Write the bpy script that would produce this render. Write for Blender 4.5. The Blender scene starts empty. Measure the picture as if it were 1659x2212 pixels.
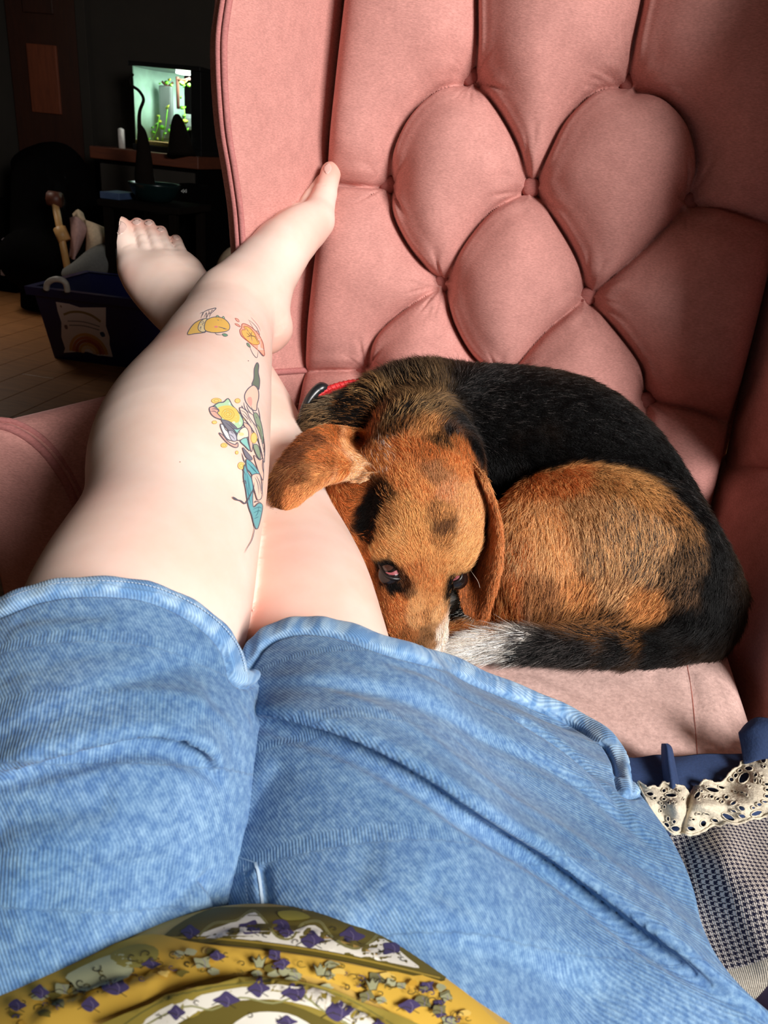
import bpy, math, random, numpy as np
from mathutils import Vector, Matrix
from mathutils.bvhtree import BVHTree
from mathutils.geometry import delaunay_2d_cdt

# ------------------------------------------------------------------ camera, world, lights, exposure
F = 1661.0                      # focal length in pixels of the 1659 x 2212 frame
XC = np.array([.973, -.171, .155]); ZC = np.array([.090, .900, .427])
XC /= np.linalg.norm(XC); ZC -= XC * (ZC @ XC); ZC /= np.linalg.norm(ZC)
YC = np.cross(ZC, XC)
RW = np.stack([XC, YC, ZC])     # camera axes -> room axes (x right along the chair, y away, z up)
CAM = np.array([0.0, 0.0, 0.95])
sc = bpy.context.scene
COL = sc.collection
cd = bpy.data.cameras.new('camera'); cam = bpy.data.objects.new('camera', cd); COL.objects.link(cam)
m4 = Matrix.Identity(4)
for i in range(3):
    for j in range(3): m4[i][j] = RW[i][j]
    m4[i][3] = CAM[i]
cam.matrix_world = m4
cd.sensor_fit = 'VERTICAL'; cd.sensor_height = 36.0; cd.lens = F / 2212 * 36.0
cd.clip_start = 0.02; cd.clip_end = 60
cd.dof.use_dof = True; cd.dof.focus_distance = 0.72; cd.dof.aperture_fstop = 18.0
sc.camera = cam

w = bpy.data.worlds.new('room_world'); sc.world = w; w.use_nodes = True
w.node_tree.nodes['Background'].inputs[0].default_value = (.75, .85, 1, 1)
w.node_tree.nodes['Background'].inputs[1].default_value = 0.035

def area(name, loc, target, sx, sy, power, color):
    l = bpy.data.lights.new(name, 'AREA'); l.shape = 'RECTANGLE'; l.size = sx; l.size_y = sy
    l.energy = power; l.color = color
    o = bpy.data.objects.new(name, l); COL.objects.link(o); o.location = loc
    o.rotation_euler = (Vector(target) - Vector(loc)).to_track_quat('-Z', 'Y').to_euler()
    return o
area('window_daylight', (1.82, -.88, 1.98), (-.7, .75, 1.05), 1.0, .9, 90, (1.0, .975, .95))
area('side_window_daylight', (-3.17, 3.45, 1.45), (-2.75, 3.1, .0), .45, .5, 2.2, (1.0, .9, .78)).data.spread = math.radians(80)
sc.view_settings.view_transform = 'Standard'; sc.view_settings.look = 'None'
sc.view_settings.exposure = 0.55; sc.view_settings.gamma = 1.0
sc.view_settings.use_curve_mapping = False
sc.cycles.max_bounces = 6; sc.cycles.diffuse_bounces = 3; sc.cycles.glossy_bounces = 2
sc.cycles.transparent_max_bounces = 6
sc.cycles.use_denoising = True

# ------------------------------------------------------------------ geometry helpers
def cray(px, py): return np.array([(px - 829.5) / F, -(py - 1106.0) / F, -1.0])
def at(px, py, d): return CAM + RW @ (cray(px, py) * d)          # a point seen at a pixel, at true depth d
def hit_plane(px, py, p0, n):
    r = RW @ cray(px, py); return CAM + r * (np.dot(np.array(p0) - CAM, n) / np.dot(r, n))
def atX(px, py, x): return hit_plane(px, py, (x, 0, 0), np.array([1., 0, 0]))
def atY(px, py, y): return hit_plane(px, py, (0, y, 0), np.array([0, 1., 0]))
def atZ(px, py, z): return hit_plane(px, py, (0, 0, z), np.array([0, 0, 1.]))
def topix(P):
    c = (np.asarray(P) - CAM) @ RW
    d = -c[..., 2]
    return c[..., 0] / d * F + 829.5, -c[..., 1] / d * F + 1106.0, d

def mesh_obj(name, V, Fc, mat, parent=None, smooth=True, tri=None):
    me = bpy.data.meshes.new(name)
    V = np.asarray(V, dtype=np.float32)
    if isinstance(Fc, np.ndarray):
        n = len(Fc); k = Fc.shape[1]
        me.vertices.add(len(V)); me.vertices.foreach_set('co', V.ravel())
        me.loops.add(n * k); me.loops.foreach_set('vertex_index', Fc.astype(np.int32).ravel())
        me.polygons.add(n)
        me.polygons.foreach_set('loop_start', np.arange(0, n * k, k, dtype=np.int32))
        me.polygons.foreach_set('loop_total', np.full(n, k, dtype=np.int32))
        me.update(calc_edges=True); me.validate()
    else:
        me.from_pydata([tuple(v) for v in V], [], [tuple(f) for f in Fc]); me.update()
    if smooth: me.polygons.foreach_set('use_smooth', np.ones(len(me.polygons), dtype=bool))
    if mat: me.materials.append(mat)
    o = bpy.data.objects.new(name, me); COL.objects.link(o)
    if parent:
        o.parent = parent; o.matrix_parent_inverse = parent.matrix_world.inverted()
    return o
def tag(o, label=None, cat=None, group=None, kind=None):
    if label: o['label'] = label
    if cat: o['category'] = cat
    if group: o['group'] = group
    if kind: o['kind'] = kind
    return o
def empty(name, loc, label, cat, group=None):
    o = bpy.data.objects.new(name, None); COL.objects.link(o); o.location = loc
    o.empty_display_size = .05
    o.matrix_world = Matrix.Translation(Vector(loc))
    return tag(o, label, cat, group)
def set_col(o, C, name='Col'):
    me = o.data; a = me.color_attributes.new(name, 'FLOAT_COLOR', 'POINT')
    c = np.ones((len(me.vertices), 4), dtype=np.float32); c[:, :C.shape[1]] = C
    a.data.foreach_set('color', c.ravel())
def s2l(c):
    c = np.asarray(c, dtype=float) / 255.0
    return np.where(c <= .04045, c / 12.92, ((c + .055) / 1.055) ** 2.4)
def C4(r, g, b): return tuple(float(v) for v in s2l((r, g, b))) + (1.0,)

def curve_pts(P, n=8, closed=False):
    """Catmull-Rom through P."""
    P = np.asarray(P, dtype=float); m = len(P)
    if m < 3 and not closed:
        return np.array([P[0] + (P[-1] - P[0]) * t for t in np.linspace(0, 1, n + 1)])
    out = []
    rng = range(m) if closed else range(m - 1)
    for i in rng:
        if closed: a, b, c, d = P[(i - 1) % m], P[i], P[(i + 1) % m], P[(i + 2) % m]
        else: a, b, c, d = P[max(i - 1, 0)], P[i], P[i + 1], P[min(i + 2, m - 1)]
        for t in np.arange(n) / n:
            out.append(.5 * (2 * b + (c - a) * t + (2 * a - 5 * b + 4 * c - d) * t * t + (3 * b - a - 3 * c + d) * t ** 3))
    if not closed: out.append(P[-1])
    return np.array(out)

def tube(name, P, r, mat, parent=None, seg=8, closed=False, caps=True, flat=1.0):
    P = np.asarray(P, dtype=float); n = len(P)
    r = np.full(n, r) if np.isscalar(r) else np.asarray(r)
    T = np.gradient(P, axis=0)
    if closed: T = np.roll(P, -1, 0) - np.roll(P, 1, 0)
    T /= np.linalg.norm(T, axis=1)[:, None] + 1e-12
    up = np.array([0, 0, 1.]) if abs(T[0][2]) < .9 else np.array([1., 0, 0])
    N = []; u = up - T[0] * (up @ T[0]); u /= np.linalg.norm(u)
    for t in T:
        u = u - t * (u @ t); u /= np.linalg.norm(u) + 1e-12; N.append(u.copy())
    N = np.array(N); B = np.cross(T, N)
    a = np.linspace(0, 2 * math.pi, seg, endpoint=False)
    V = (P[:, None] + r[:, None, None] * (np.cos(a)[None, :, None] * N[:, None] + flat * np.sin(a)[None, :, None] * B[:, None])).reshape(-1, 3)
    Fs = []
    for i in range(n if closed else n - 1):
        i2 = (i + 1) % n
        for j in range(seg):
            Fs.append((i * seg + j, i * seg + (j + 1) % seg, i2 * seg + (j + 1) % seg, i2 * seg + j))
    if caps and not closed:
        Fs.append(tuple(range(seg - 1, -1, -1))); Fs.append(tuple((n - 1) * seg + j for j in range(seg)))
    return mesh_obj(name, V, Fs, mat, parent)

def box_geo(lo, hi, bev=0.0):
    """box, optionally with chamfered edges: hull of 24 points"""
    import bmesh
    bm = bmesh.new(); bmesh.ops.create_cube(bm, size=1)
    lo = np.array(lo, float); hi = np.array(hi, float)
    for v in bm.verts:
        v.co = Vector(lo + (np.array(v.co) + .5) * (hi - lo))
    if bev > 0: bmesh.ops.bevel(bm, geom=list(bm.edges), offset=bev, segments=2, profile=.6, affect='EDGES')
    bm.verts.index_update()
    V = [tuple(v.co) for v in bm.verts]; Fs = [tuple(v.index for v in f.verts) for f in bm.faces]; bm.free()
    return V, Fs
def merge(geos):
    V = []; Fs = []
    for v, f in geos:
        o = len(V); V += [tuple(x) for x in v]; Fs += [tuple(i + o for i in g) for g in f]
    return V, Fs
def rot_geo(geo, M, t=(0, 0, 0)):
    return [tuple(np.asarray(M) @ np.array(v) + np.array(t)) for v in geo[0]], geo[1]
def box(name, lo, hi, mat, parent=None, bev=0.0, rz=0.0, piv=None):
    V, Fs = box_geo(lo, hi, bev)
    if rz:
        p = np.array(piv if piv is not None else (np.array(lo) + np.array(hi)) / 2, float)
        c, s = math.cos(rz), math.sin(rz); M = np.array([[c, -s, 0], [s, c, 0], [0, 0, 1]])
        V = [tuple(M @ (np.array(v) - p) + p) for v in V]
    return mesh_obj(name, V, Fs, mat, parent, smooth=False)
def lathe_geo(prof, c, seg=24):
    V = []; Fs = []
    for r, z in prof:
        for j in range(seg):
            a = 2 * math.pi * j / seg; V.append((c[0] + r * math.cos(a), c[1] + r * math.sin(a), c[2] + z))
    for i in range(len(prof) - 1):
        for j in range(seg):
            Fs.append((i * seg + j, i * seg + (j + 1) % seg, (i + 1) * seg + (j + 1) % seg, (i + 1) * seg + j))
    Fs.append(tuple(range(seg - 1, -1, -1))); Fs.append(tuple((len(prof) - 1) * seg + j for j in range(seg)))
    return V, Fs

# ------------------------------------------------------------------ signed distance volumes -> surface
class Vol:
    def __init__(s, lo, hi, h):
        s.h = h; s.lo = np.array(lo, float)
        s.n = np.ceil((np.array(hi) - s.lo) / h).astype(int) + 1
        s.ax = [s.lo[i] + h * np.arange(s.n[i]) for i in range(3)]
        s.F = np.full(s.n, 1.0, dtype=np.float32)
    def sub(s, lo, hi):
        a = np.maximum(np.floor((np.array(lo) - s.lo) / s.h).astype(int), 0)
        b = np.minimum(np.ceil((np.array(hi) - s.lo) / s.h).astype(int) + 1, s.n)
        if np.any(b <= a): return None, None
        sl = tuple(slice(a[i], b[i]) for i in range(3))
        X, Y, Z = np.meshgrid(*[s.ax[i][a[i]:b[i]].astype(np.float32) for i in range(3)], indexing='ij')
        return sl, (X, Y, Z)
    def blend(s, sl, D, k, op):
        A = s.F[sl]
        if op == 'u':
            h = np.clip(.5 + .5 * (A - D) / k, 0, 1); s.F[sl] = A * (1 - h) + D * h - k * h * (1 - h)
        else:
            h = np.clip(.5 - .5 * (A + D) / k, 0, 1); s.F[sl] = A * (1 - h) - D * h + k * h * (1 - h)
    def cone(s, a, b, k=.012, op='u', sq=None):
        """round cone between a=(x,y,z,r) and b; sq=(dir,f): thickness along dir is f times"""
        a = np.array(a, float); b = np.array(b, float)
        pad = k + 3 * s.h; m = max(1.0, sq[1] if sq else 1)
        lo = np.minimum(a[:3] - a[3] * m, b[:3] - b[3] * m) - pad; hi = np.maximum(a[:3] + a[3] * m, b[:3] + b[3] * m) + pad
        sl, g = s.sub(lo, hi)
        if sl is None: return
        d = b[:3] - a[:3]; L2 = float(d @ d) + 1e-12
        P = [g[i] - a[i] for i in range(3)]
        t = np.clip((P[0] * d[0] + P[1] * d[1] + P[2] * d[2]) / L2, 0, 1)
        Q = [P[i] - t * d[i] for i in range(3)]
        if sq:
            n = np.array(sq[0], float); n /= np.linalg.norm(n); q = Q[0] * n[0] + Q[1] * n[1] + Q[2] * n[2]
            e = (1 / sq[1] - 1) * q; Q = [Q[i] + e * n[i] for i in range(3)]
        D = np.sqrt(Q[0] ** 2 + Q[1] ** 2 + Q[2] ** 2) - (a[3] + t * (b[3] - a[3]))
        if sq and sq[1] < 1: D = D * (.5 + .5 * sq[1])
        s.blend(sl, D, k, op)
    def chain(s, nodes, k=.012, **kw):
        if len(nodes) > 2: nodes = curve_pts(nodes, 3)
        for a, b in zip(nodes[:-1], nodes[1:]): s.cone(a, b, k, **kw)
    def ell(s, c, r, k=.012, R=None, op='u'):
        c = np.array(c, float); r = np.array(r, float); pad = k + 3 * s.h + r.max()
        sl, g = s.sub(c - pad, c + pad)
        if sl is None: return
        P = [g[i] - c[i] for i in range(3)]
        if R is not None: P = [R[i][0] * P[0] + R[i][1] * P[1] + R[i][2] * P[2] for i in range(3)]
        k0 = np.sqrt(sum((P[i] / r[i]) ** 2 for i in range(3))) + 1e-9
        k1 = np.sqrt(sum((P[i] / r[i] ** 2) ** 2 for i in range(3))) + 1e-9
        s.blend(sl, k0 * (k0 - 1) / k1, k, op)
    def surface(s, smooth=1):
        Fv = s.F; S = Fv < 0
        n = np.array(Fv.shape)
        c = np.zeros(n - 1, dtype=np.uint8)
        for i in (0, 1):
            for j in (0, 1):
                for k in (0, 1): c += S[i:n[0] - 1 + i, j:n[1] - 1 + j, k:n[2] - 1 + k]
        act = (c > 0) & (c < 8); idx = -np.ones(n - 1, dtype=np.int64)
        cells = np.argwhere(act); idx[act] = np.arange(len(cells))
        acc = np.zeros((len(cells), 3)); cnt = np.zeros(len(cells))
        cor = [(i, j, k) for i in (0, 1) for j in (0, 1) for k in (0, 1)]
        for p in cor:
            for ax in range(3):
                if p[ax] == 1: continue
                q = list(p); q[ax] = 1
                a = Fv[cells[:, 0] + p[0], cells[:, 1] + p[1], cells[:, 2] + p[2]]
                b = Fv[cells[:, 0] + q[0], cells[:, 1] + q[1], cells[:, 2] + q[2]]
                m = (a < 0) != (b < 0); t = np.where(m, a / np.where(m, a - b, 1), 0)
                pt = np.tile(np.array(p, float), (len(cells), 1)); pt[:, ax] += t
                acc[m] += pt[m]; cnt += m
        V = s.lo + (cells + acc / cnt[:, None]) * s.h
        quads = []
        for ax in range(3):
            o = [0, 0, 0]; o[ax] = 1
            A = S[:n[0] - o[0], :n[1] - o[1], :n[2] - o[2]]; B = S[o[0]:, o[1]:, o[2]:]
            E = np.argwhere(A != B); sg = A[tuple(E.T)]
            u, v = (ax + 1) % 3, (ax + 2) % 3
            ok = (E[:, u] > 0) & (E[:, v] > 0) & (E[:, u] < n[u] - 1) & (E[:, v] < n[v] - 1)
            E = E[ok]; sg = sg[ok]
            def cell(du, dv):
                e = E.copy(); e[:, u] += du; e[:, v] += dv; return idx[e[:, 0], e[:, 1], e[:, 2]]
            q = np.stack([cell(-1, -1), cell(0, -1), cell(0, 0), cell(-1, 0)], 1)
            q[~sg] = q[~sg][:, ::-1]
            quads.append(q)
        Q = np.concatenate(quads)
        for _ in range(smooth): V = laplace(V, Q)
        return V, Q
def laplace(V, Q, lam=.5):
    A = np.zeros_like(V); c = np.zeros(len(V))
    for i in range(4):
        for j in ((i + 1) % 4, (i - 1) % 4):
            np.add.at(A, Q[:, i], V[Q[:, j]]); np.add.at(c, Q[:, i], 1)
    return V + lam * (A / np.maximum(c, 1)[:, None] - V)
def subdiv(V, Q):
    """each quad into four, then relaxed"""
    n = len(V); E = np.concatenate([Q[:, [i, (i + 1) % 4]] for i in range(4)]); E = np.sort(E, axis=1)
    key = E[:, 0].astype(np.int64) * n + E[:, 1]; u, inv = np.unique(key, return_inverse=True); m = len(Q); inv = inv.reshape(-1)
    EV = (V[u // n] + V[u % n]) / 2; FV = V[Q].mean(1)
    e = [n + inv[i * m:(i + 1) * m] for i in range(4)]; c = n + len(u) + np.arange(m)
    V2 = np.concatenate([V, EV, FV])
    Q2 = np.concatenate([np.stack([Q[:, i], e[i], c, e[(i - 1) % 4]], 1) for i in range(4)])
    return laplace(V2, Q2), Q2
def vnormals(V, Q):
    n = np.cross(V[Q[:, 2]] - V[Q[:, 0]], V[Q[:, 3 if Q.shape[1] > 3 else 1]] - V[Q[:, 1 if Q.shape[1] > 3 else 0]])
    if Q.shape[1] == 3: n = np.cross(V[Q[:, 1]] - V[Q[:, 0]], V[Q[:, 2]] - V[Q[:, 0]])
    N = np.zeros_like(V)
    for i in range(Q.shape[1]): np.add.at(N, Q[:, i], n)
    return N / (np.linalg.norm(N, axis=1)[:, None] + 1e-12)
def cn(px, py, d, rp):            # node of a volume in camera axes: pixel, depth, radius in pixels at that depth
    c = cray(px, py) * d; return (c[0], c[1], c[2], rp * d / F)
def to_room(V): return CAM + np.asarray(V) @ RW.T
def cell_noise(P, f, seed=0):
    """cheap smooth value noise, numpy"""
    P = np.asarray(P) * f + seed * 17.3; i = np.floor(P).astype(np.int64); t = P - i; t = t * t * (3 - 2 * t)
    def hsh(a, b, c):
        h = (a * 374761393 + b * 668265263 + c * 2147483647 + seed * 9176) & 0xffffffff
        h = ((h ^ (h >> 13)) * 1274126177) & 0xffffffff
        return ((h ^ (h >> 16)) & 0xffff) / 65535.0
    r = 0
    for dx in (0, 1):
        for dy in (0, 1):
            for dz in (0, 1):
                wgt = (t[:, 0] if dx else 1 - t[:, 0]) * (t[:, 1] if dy else 1 - t[:, 1]) * (t[:, 2] if dz else 1 - t[:, 2])
                r = r + wgt * hsh(i[:, 0] + dx, i[:, 1] + dy, i[:, 2] + dz)
    return r
def bvh_of(V, Q): return BVHTree.FromPolygons([tuple(v) for v in V], [tuple(int(i) for i in q) for q in Q])
def pick(bvh, px, py):
    r = RW @ cray(px, py); r /= np.linalg.norm(r)
    h = bvh.ray_cast(Vector(CAM), Vector(r))
    return (np.array(h[0]), np.array(h[1])) if h[0] is not None else (None, None)
def poly_dist(P, L):
    """distance of points P to polyline L (3D), nearest param and vector"""
    best = np.full(len(P), 1e9); vec = np.zeros_like(P); tt = np.zeros(len(P)); tan = np.zeros_like(P)
    for i in range(len(L) - 1):
        d = L[i + 1] - L[i]; t = np.clip((P - L[i]) @ d / (d @ d + 1e-12), 0, 1)
        q = P - (L[i] + t[:, None] * d); l = np.linalg.norm(q, axis=1); m = l < best
        best[m] = l[m]; vec[m] = q[m]; tt[m] = (i + t[m]) / (len(L) - 1); tan[m] = d / (np.linalg.norm(d) + 1e-12)
    return best, vec, tt, tan
def sculpt(V, Q, strokes):
    """folds: each stroke = (pixel polyline, up, w_up, down, w_down, side): a step along the line.
    One side rises by `up` over width w_up, the other sinks by `down` over w_down. Ends fade."""
    bvh = bvh_of(V, Q); N = vnormals(V, Q); off = np.zeros(len(V))
    for st in strokes:
        pts, up, wu, dn, wd, side = st
        L = []
        for p in curve_pts(pts, 4):
            h, _ = pick(bvh, p[0], p[1])
            if h is not None: L.append(h)
        if len(L) < 2: continue
        L = np.array(L)
        for _ in range(3): L[1:-1] = (L[:-2] + 2 * L[1:-1] + L[2:]) / 4
        R = 6 * max(wu, wd)
        lo = L.min(0) - R; hi = L.max(0) + R
        m = np.all((V > lo) & (V < hi), axis=1); I = np.where(m)[0]
        if not len(I): continue
        d, vec, t, tan = poly_dist(V[I], L)
        sd = np.einsum('ij,ij->i', np.cross(tan, N[I]), vec)      # signed across the line
        sg = np.sign(sd) * side
        fade = np.clip(np.minimum(t, 1 - t) / .18, 0, 1); fade = fade * fade * (3 - 2 * fade)
        a = d; g = 1.0
        ws = .0022 if wd < .007 else wd * .8
        s_up = up * np.exp(-(a / (1.5 * wu)) ** 2) * (1 - np.exp(-(a / ws) ** 2))
        s_dn = -dn * np.exp(-(a / wd) ** 2)
        off[I] += fade * g * np.where(sg > 0, s_up + s_dn * np.exp(-(a / (ws * .7)) ** 2), s_dn)
    return V + N * off[:, None]

def sheet(name, rows, thick, mat, parent=None, n=6, col=None, disp=None):
    """cloth or skin sheet through a grid of points (rows x cols), closed with real thickness"""
    G = np.array(rows, float)
    G = np.array([curve_pts(r, n) for r in G]); G = np.array([curve_pts(G[:, j], n) for j in range(G.shape[1])]).transpose(1, 0, 2)
    a, b = G.shape[:2]; V = G.reshape(-1, 3)
    ii, jj = np.meshgrid(np.arange(a - 1), np.arange(b - 1), indexing='ij'); q = (ii * b + jj).ravel()
    Q = np.stack([q, q + 1, q + b + 1, q + b], 1)
    N = vnormals(V, Q)
    toc = CAM - V.mean(0)
    if (N.mean(0) @ toc) < 0: N = -N; Q = Q[:, ::-1]
    if disp is not None: V = V + N * disp(V)[:, None]
    e = np.ones((a, b)); 
    th = thick * np.ones(a * b) 
    edge = np.minimum.outer(np.minimum(np.arange(a), np.arange(a)[::-1]), np.minimum(np.arange(b), np.arange(b)[::-1]) + 0) if False else None
    V2 = V - N * th[:, None]; m = a * b
    Q2 = Q[:, ::-1] + m
    rim = [i for i in range(b)] + [i * b + b - 1 for i in range(1, a)] + [(a - 1) * b + j for j in range(b - 2, -1, -1)] + [i * b for i in range(a - 2, 0, -1)]
    rim = np.array(rim); nx = np.roll(rim, -1)
    R = np.stack([rim, nx, nx + m, rim + m], 1)
    VV = np.concatenate([V, V2]); QQ = np.concatenate([Q, Q2, R])
    return mesh_obj(name, VV, QQ, mat, parent), VV, QQ

class Ink:
    """flat print laid on a surface: polygons and strokes given on the seen face, cast onto the real surface"""
    def __init__(s, bvh, lift=.00025): s.b = bvh; s.V = []; s.F = []; s.C = []; s.lift = lift; s.lay = 0
    def _put(s, P2, T, col):
        pts = []; s.lay += 1; L = s.lift + .000012 * s.lay
        for p in P2:
            h, n = pick(s.b, p[0], p[1])
            if h is None: pts.append(None); continue
            v = CAM - h; v /= np.linalg.norm(v)
            if n @ v < 0: n = -n
            pts.append(h + (n * .6 + v * .4) * L)
        o = len(s.V); mp = {}
        for i, p in enumerate(pts):
            if p is not None: mp[i] = len(s.V); s.V.append(p); s.C.append(col)
        for t in T:
            if all(i in mp for i in t):
                q = [s.V[mp[i]] for i in t]
                if max(np.linalg.norm(q[0] - q[1]), np.linalg.norm(q[1] - q[2]), np.linalg.norm(q[0] - q[2])) < .012 * max(1.0, np.linalg.norm(q[0] - CAM) / .7):
                    s.F.append(tuple(mp[i] for i in t))
    def poly(s, pts, col, smooth=4, step=5.0):
        P = curve_pts(pts, smooth, closed=True) if smooth else np.array(pts, float)
        lo = P.min(0); hi = P.max(0); n = len(P)
        e = [(i, (i + 1) % n) for i in range(n)]
        X, Y = np.meshgrid(np.arange(lo[0] + step / 2, hi[0], step), np.arange(lo[1] + step / 2, hi[1], step))
        g = np.stack([X.ravel(), Y.ravel()], 1)
        ins = np.zeros(len(g), bool)
        for i in range(n):
            a, b = P[i], P[(i + 1) % n]
            c = ((a[1] > g[:, 1]) != (b[1] > g[:, 1])) & (g[:, 0] < (b[0] - a[0]) * (g[:, 1] - a[1]) / (b[1] - a[1] + 1e-12) + a[0])
            ins ^= c
        g = g[ins]
        vv = [Vector(p) for p in P] + [Vector(p) for p in g]
        r = delaunay_2d_cdt(vv, e, [list(range(n))], 1, 1e-4)
        s._put([tuple(v) for v in r[0]], [f for f in r[2] if len(f) == 3], col)
    def line(s, pts, wd, col, smooth=4, closed=False, taper=False):
        P = curve_pts(pts, smooth, closed=closed) if smooth else np.array(pts, float)
        if closed: P = np.vstack([P, P[:1]])
        Q = [P[0]]
        for a, b in zip(P[:-1], P[1:]):
            m = max(1, int(np.linalg.norm(b - a) / 4))
            for k in range(1, m + 1): Q.append(a + (b - a) * k / m)
        P = np.array(Q); T = np.gradient(P, axis=0); T /= np.linalg.norm(T, axis=1)[:, None] + 1e-9
        N = np.stack([-T[:, 1], T[:, 0]], 1) * wd / 2
        if taper: N = N * np.sin(np.linspace(.25, math.pi - .1, len(P)))[:, None]
        m = len(P); pts2 = np.vstack([P + N, P - N])
        T = []
        for i in range(m - 1): T += [(i, i + 1, m + i + 1), (i, m + i + 1, m + i)]
        s._put(pts2, T, col)
    def build(s, name, mat, parent, label=None):
        o = mesh_obj(name, np.array(s.V), s.F, mat, parent, smooth=True)
        set_col(o, np.array([tuple(s2l(c)) + (1,) for c in s.C]))
        if label: o['label'] = label
        return o

# ------------------------------------------------------------------ materials
def nt(name):
    m = bpy.data.materials.new(name); m.use_nodes = True; t = m.node_tree
    b = t.nodes['Principled BSDF']; return m, t, b
def N(t, kind, **kw):
    n = t.nodes.new(kind)
    for k, v in kw.items(): setattr(n, k, v)
    return n
def noise(t, scale, detail=4, rough=.55, vec=None, dist=0):
    n = N(t, 'ShaderNodeTexNoise'); n.inputs['Scale'].default_value = scale; n.inputs['Detail'].default_value = detail
    n.inputs['Roughness'].default_value = rough; n.inputs['Distortion'].default_value = dist
    if vec is not None: t.links.new(vec, n.inputs['Vector'])
    return n
def ramp(t, fac, stops):
    r = N(t, 'ShaderNodeValToRGB'); e = r.color_ramp.elements
    while len(e) < len(stops): e.new(.5)
    for i, (p, c) in enumerate(stops): e[i].position = p; e[i].color = c
    t.links.new(fac, r.inputs['Fac']); return r
def mix(t, fac, a, b, mode='MIX'):
    m = N(t, 'ShaderNodeMix', data_type='RGBA', blend_type=mode)
    for key, v in ((0, fac), (6, a), (7, b)):
        if hasattr(v, 'is_output'): t.links.new(v, m.inputs[key])
        else: m.inputs[key].default_value = v
    return m.outputs[2]
def math_(t, op, a, b=None, c=None):
    m = N(t, 'ShaderNodeMath', operation=op)
    for i, v in enumerate((a, b, c)):
        if v is None: continue
        if hasattr(v, 'is_output'): t.links.new(v, m.inputs[i])
        else: m.inputs[i].default_value = v
    return m.outputs[0]
def bump(t, b, h, strength, dist):
    n = N(t, 'ShaderNodeBump'); n.inputs['Strength'].default_value = strength; n.inputs['Distance'].default_value = dist
    t.links.new(h, n.inputs['Height']); t.links.new(n.outputs[0], b.inputs['Normal']); return n
def simple(name, rgb, rough=.6, metal=0, spec=.5, vary=.12, nscale=40, bumpd=0, **kw):
    m, t, b = nt(name)
    tc = N(t, 'ShaderNodeTexCoord'); n = noise(t, nscale, 4, vec=tc.outputs['Object'])
    c = C4(*rgb); lo = tuple(v * (1 - vary) for v in c[:3]) + (1,); hi = tuple(min(1, v * (1 + vary)) for v in c[:3]) + (1,)
    r = ramp(t, n.outputs['Fac'], [(.3, lo), (.7, hi)]); t.links.new(r.outputs[0], b.inputs['Base Color'])
    b.inputs['Roughness'].default_value = rough; b.inputs['Metallic'].default_value = metal
    b.inputs['Specular IOR Level'].default_value = spec
    if bumpd: bump(t, b, n.outputs['Fac'], .6, bumpd)
    for k, v in kw.items(): b.inputs[k.replace('_', ' ')].default_value = v
    return m
def attr_mat(name, rough=.6, spec=.3, attr='Col', sss=0):
    m, t, b = nt(name); a = N(t, 'ShaderNodeAttribute', attribute_name=attr)
    t.links.new(a.outputs['Color'], b.inputs['Base Color']); b.inputs['Roughness'].default_value = rough
    b.inputs['Specular IOR Level'].default_value = spec
    return m

def velvet(name, rgb, dark):
    m, t, b = nt(name); tc = N(t, 'ShaderNodeTexCoord')
    n1 = noise(t, 9, 5, .6, tc.outputs['Object']); mp = N(t, 'ShaderNodeMapping'); mp.inputs['Scale'].default_value = (260, 260, 900)
    t.links.new(tc.outputs['Object'], mp.inputs[0]); n2 = noise(t, 1.0, 3, .6, mp.outputs[0])
    n3 = noise(t, 55, 3, .5, tc.outputs['Object'])
    c1 = mix(t, n1.outputs['Fac'], C4(*dark), C4(*rgb)); 
    r2 = ramp(t, n2.outputs['Fac'], [(.3, (.80, .78, .78, 1)), (.7, (1.12, 1.12, 1.12, 1))])
    c2 = mix(t, 1.0, c1, r2.outputs[0], 'MULTIPLY')
    r3 = ramp(t, n3.outputs['Fac'], [(.3, (.93, .92, .92, 1)), (.7, (1.05, 1.05, 1.05, 1))])
    c3 = mix(t, 1.0, c2, r3.outputs[0], 'MULTIPLY')
    t.links.new(c3, b.inputs['Base Color']); b.inputs['Roughness'].default_value = .82
    b.inputs['Specular IOR Level'].default_value = .15
    b.inputs['Sheen Weight'].default_value = .22; b.inputs['Sheen Roughness'].default_value = .35
    b.inputs['Sheen Tint'].default_value = C4(240, 190, 185)
    bump(t, b, n2.outputs['Fac'], .5, .0008)
    return m
M = {}
M['velvet'] = velvet('pink_velour', (214, 156, 147), (203, 142, 133))
M['velvet_dark'] = velvet('pink_velour_piping', (200, 134, 130), (184, 116, 112))
M['cushion'] = velvet('pink_worn_cotton_seat', (224, 188, 178), (219, 181, 171))
M['button'] = velvet('pink_button_shaded', (190, 124, 116), (170, 104, 98))  # button darker than the velour: shade of the pits put into the colour
# ------------------------------------------------------------------ the room
def wood_mat(name, a, b_, rough=.35, sc_=(1, 12, 1), scale=6):
    m, t, b = nt(name); tc = N(t, 'ShaderNodeTexCoord'); mp = N(t, 'ShaderNodeMapping'); mp.inputs['Scale'].default_value = sc_
    t.links.new(tc.outputs['Object'], mp.inputs[0]); n = noise(t, scale, 6, .65, mp.outputs[0], .8)
    r = ramp(t, n.outputs['Fac'], [(.3, C4(*a)), (.7, C4(*b_))]); t.links.new(r.outputs[0], b.inputs['Base Color']); b.inputs['Roughness'].default_value = rough
    bump(t, b, n.outputs['Fac'], .2, .001); return m
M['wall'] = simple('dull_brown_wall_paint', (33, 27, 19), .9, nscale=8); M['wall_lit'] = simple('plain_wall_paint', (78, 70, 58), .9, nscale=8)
M['floor'] = wood_mat('oak_floor_boards', (120, 78, 44), (164, 112, 66), .4)
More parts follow.
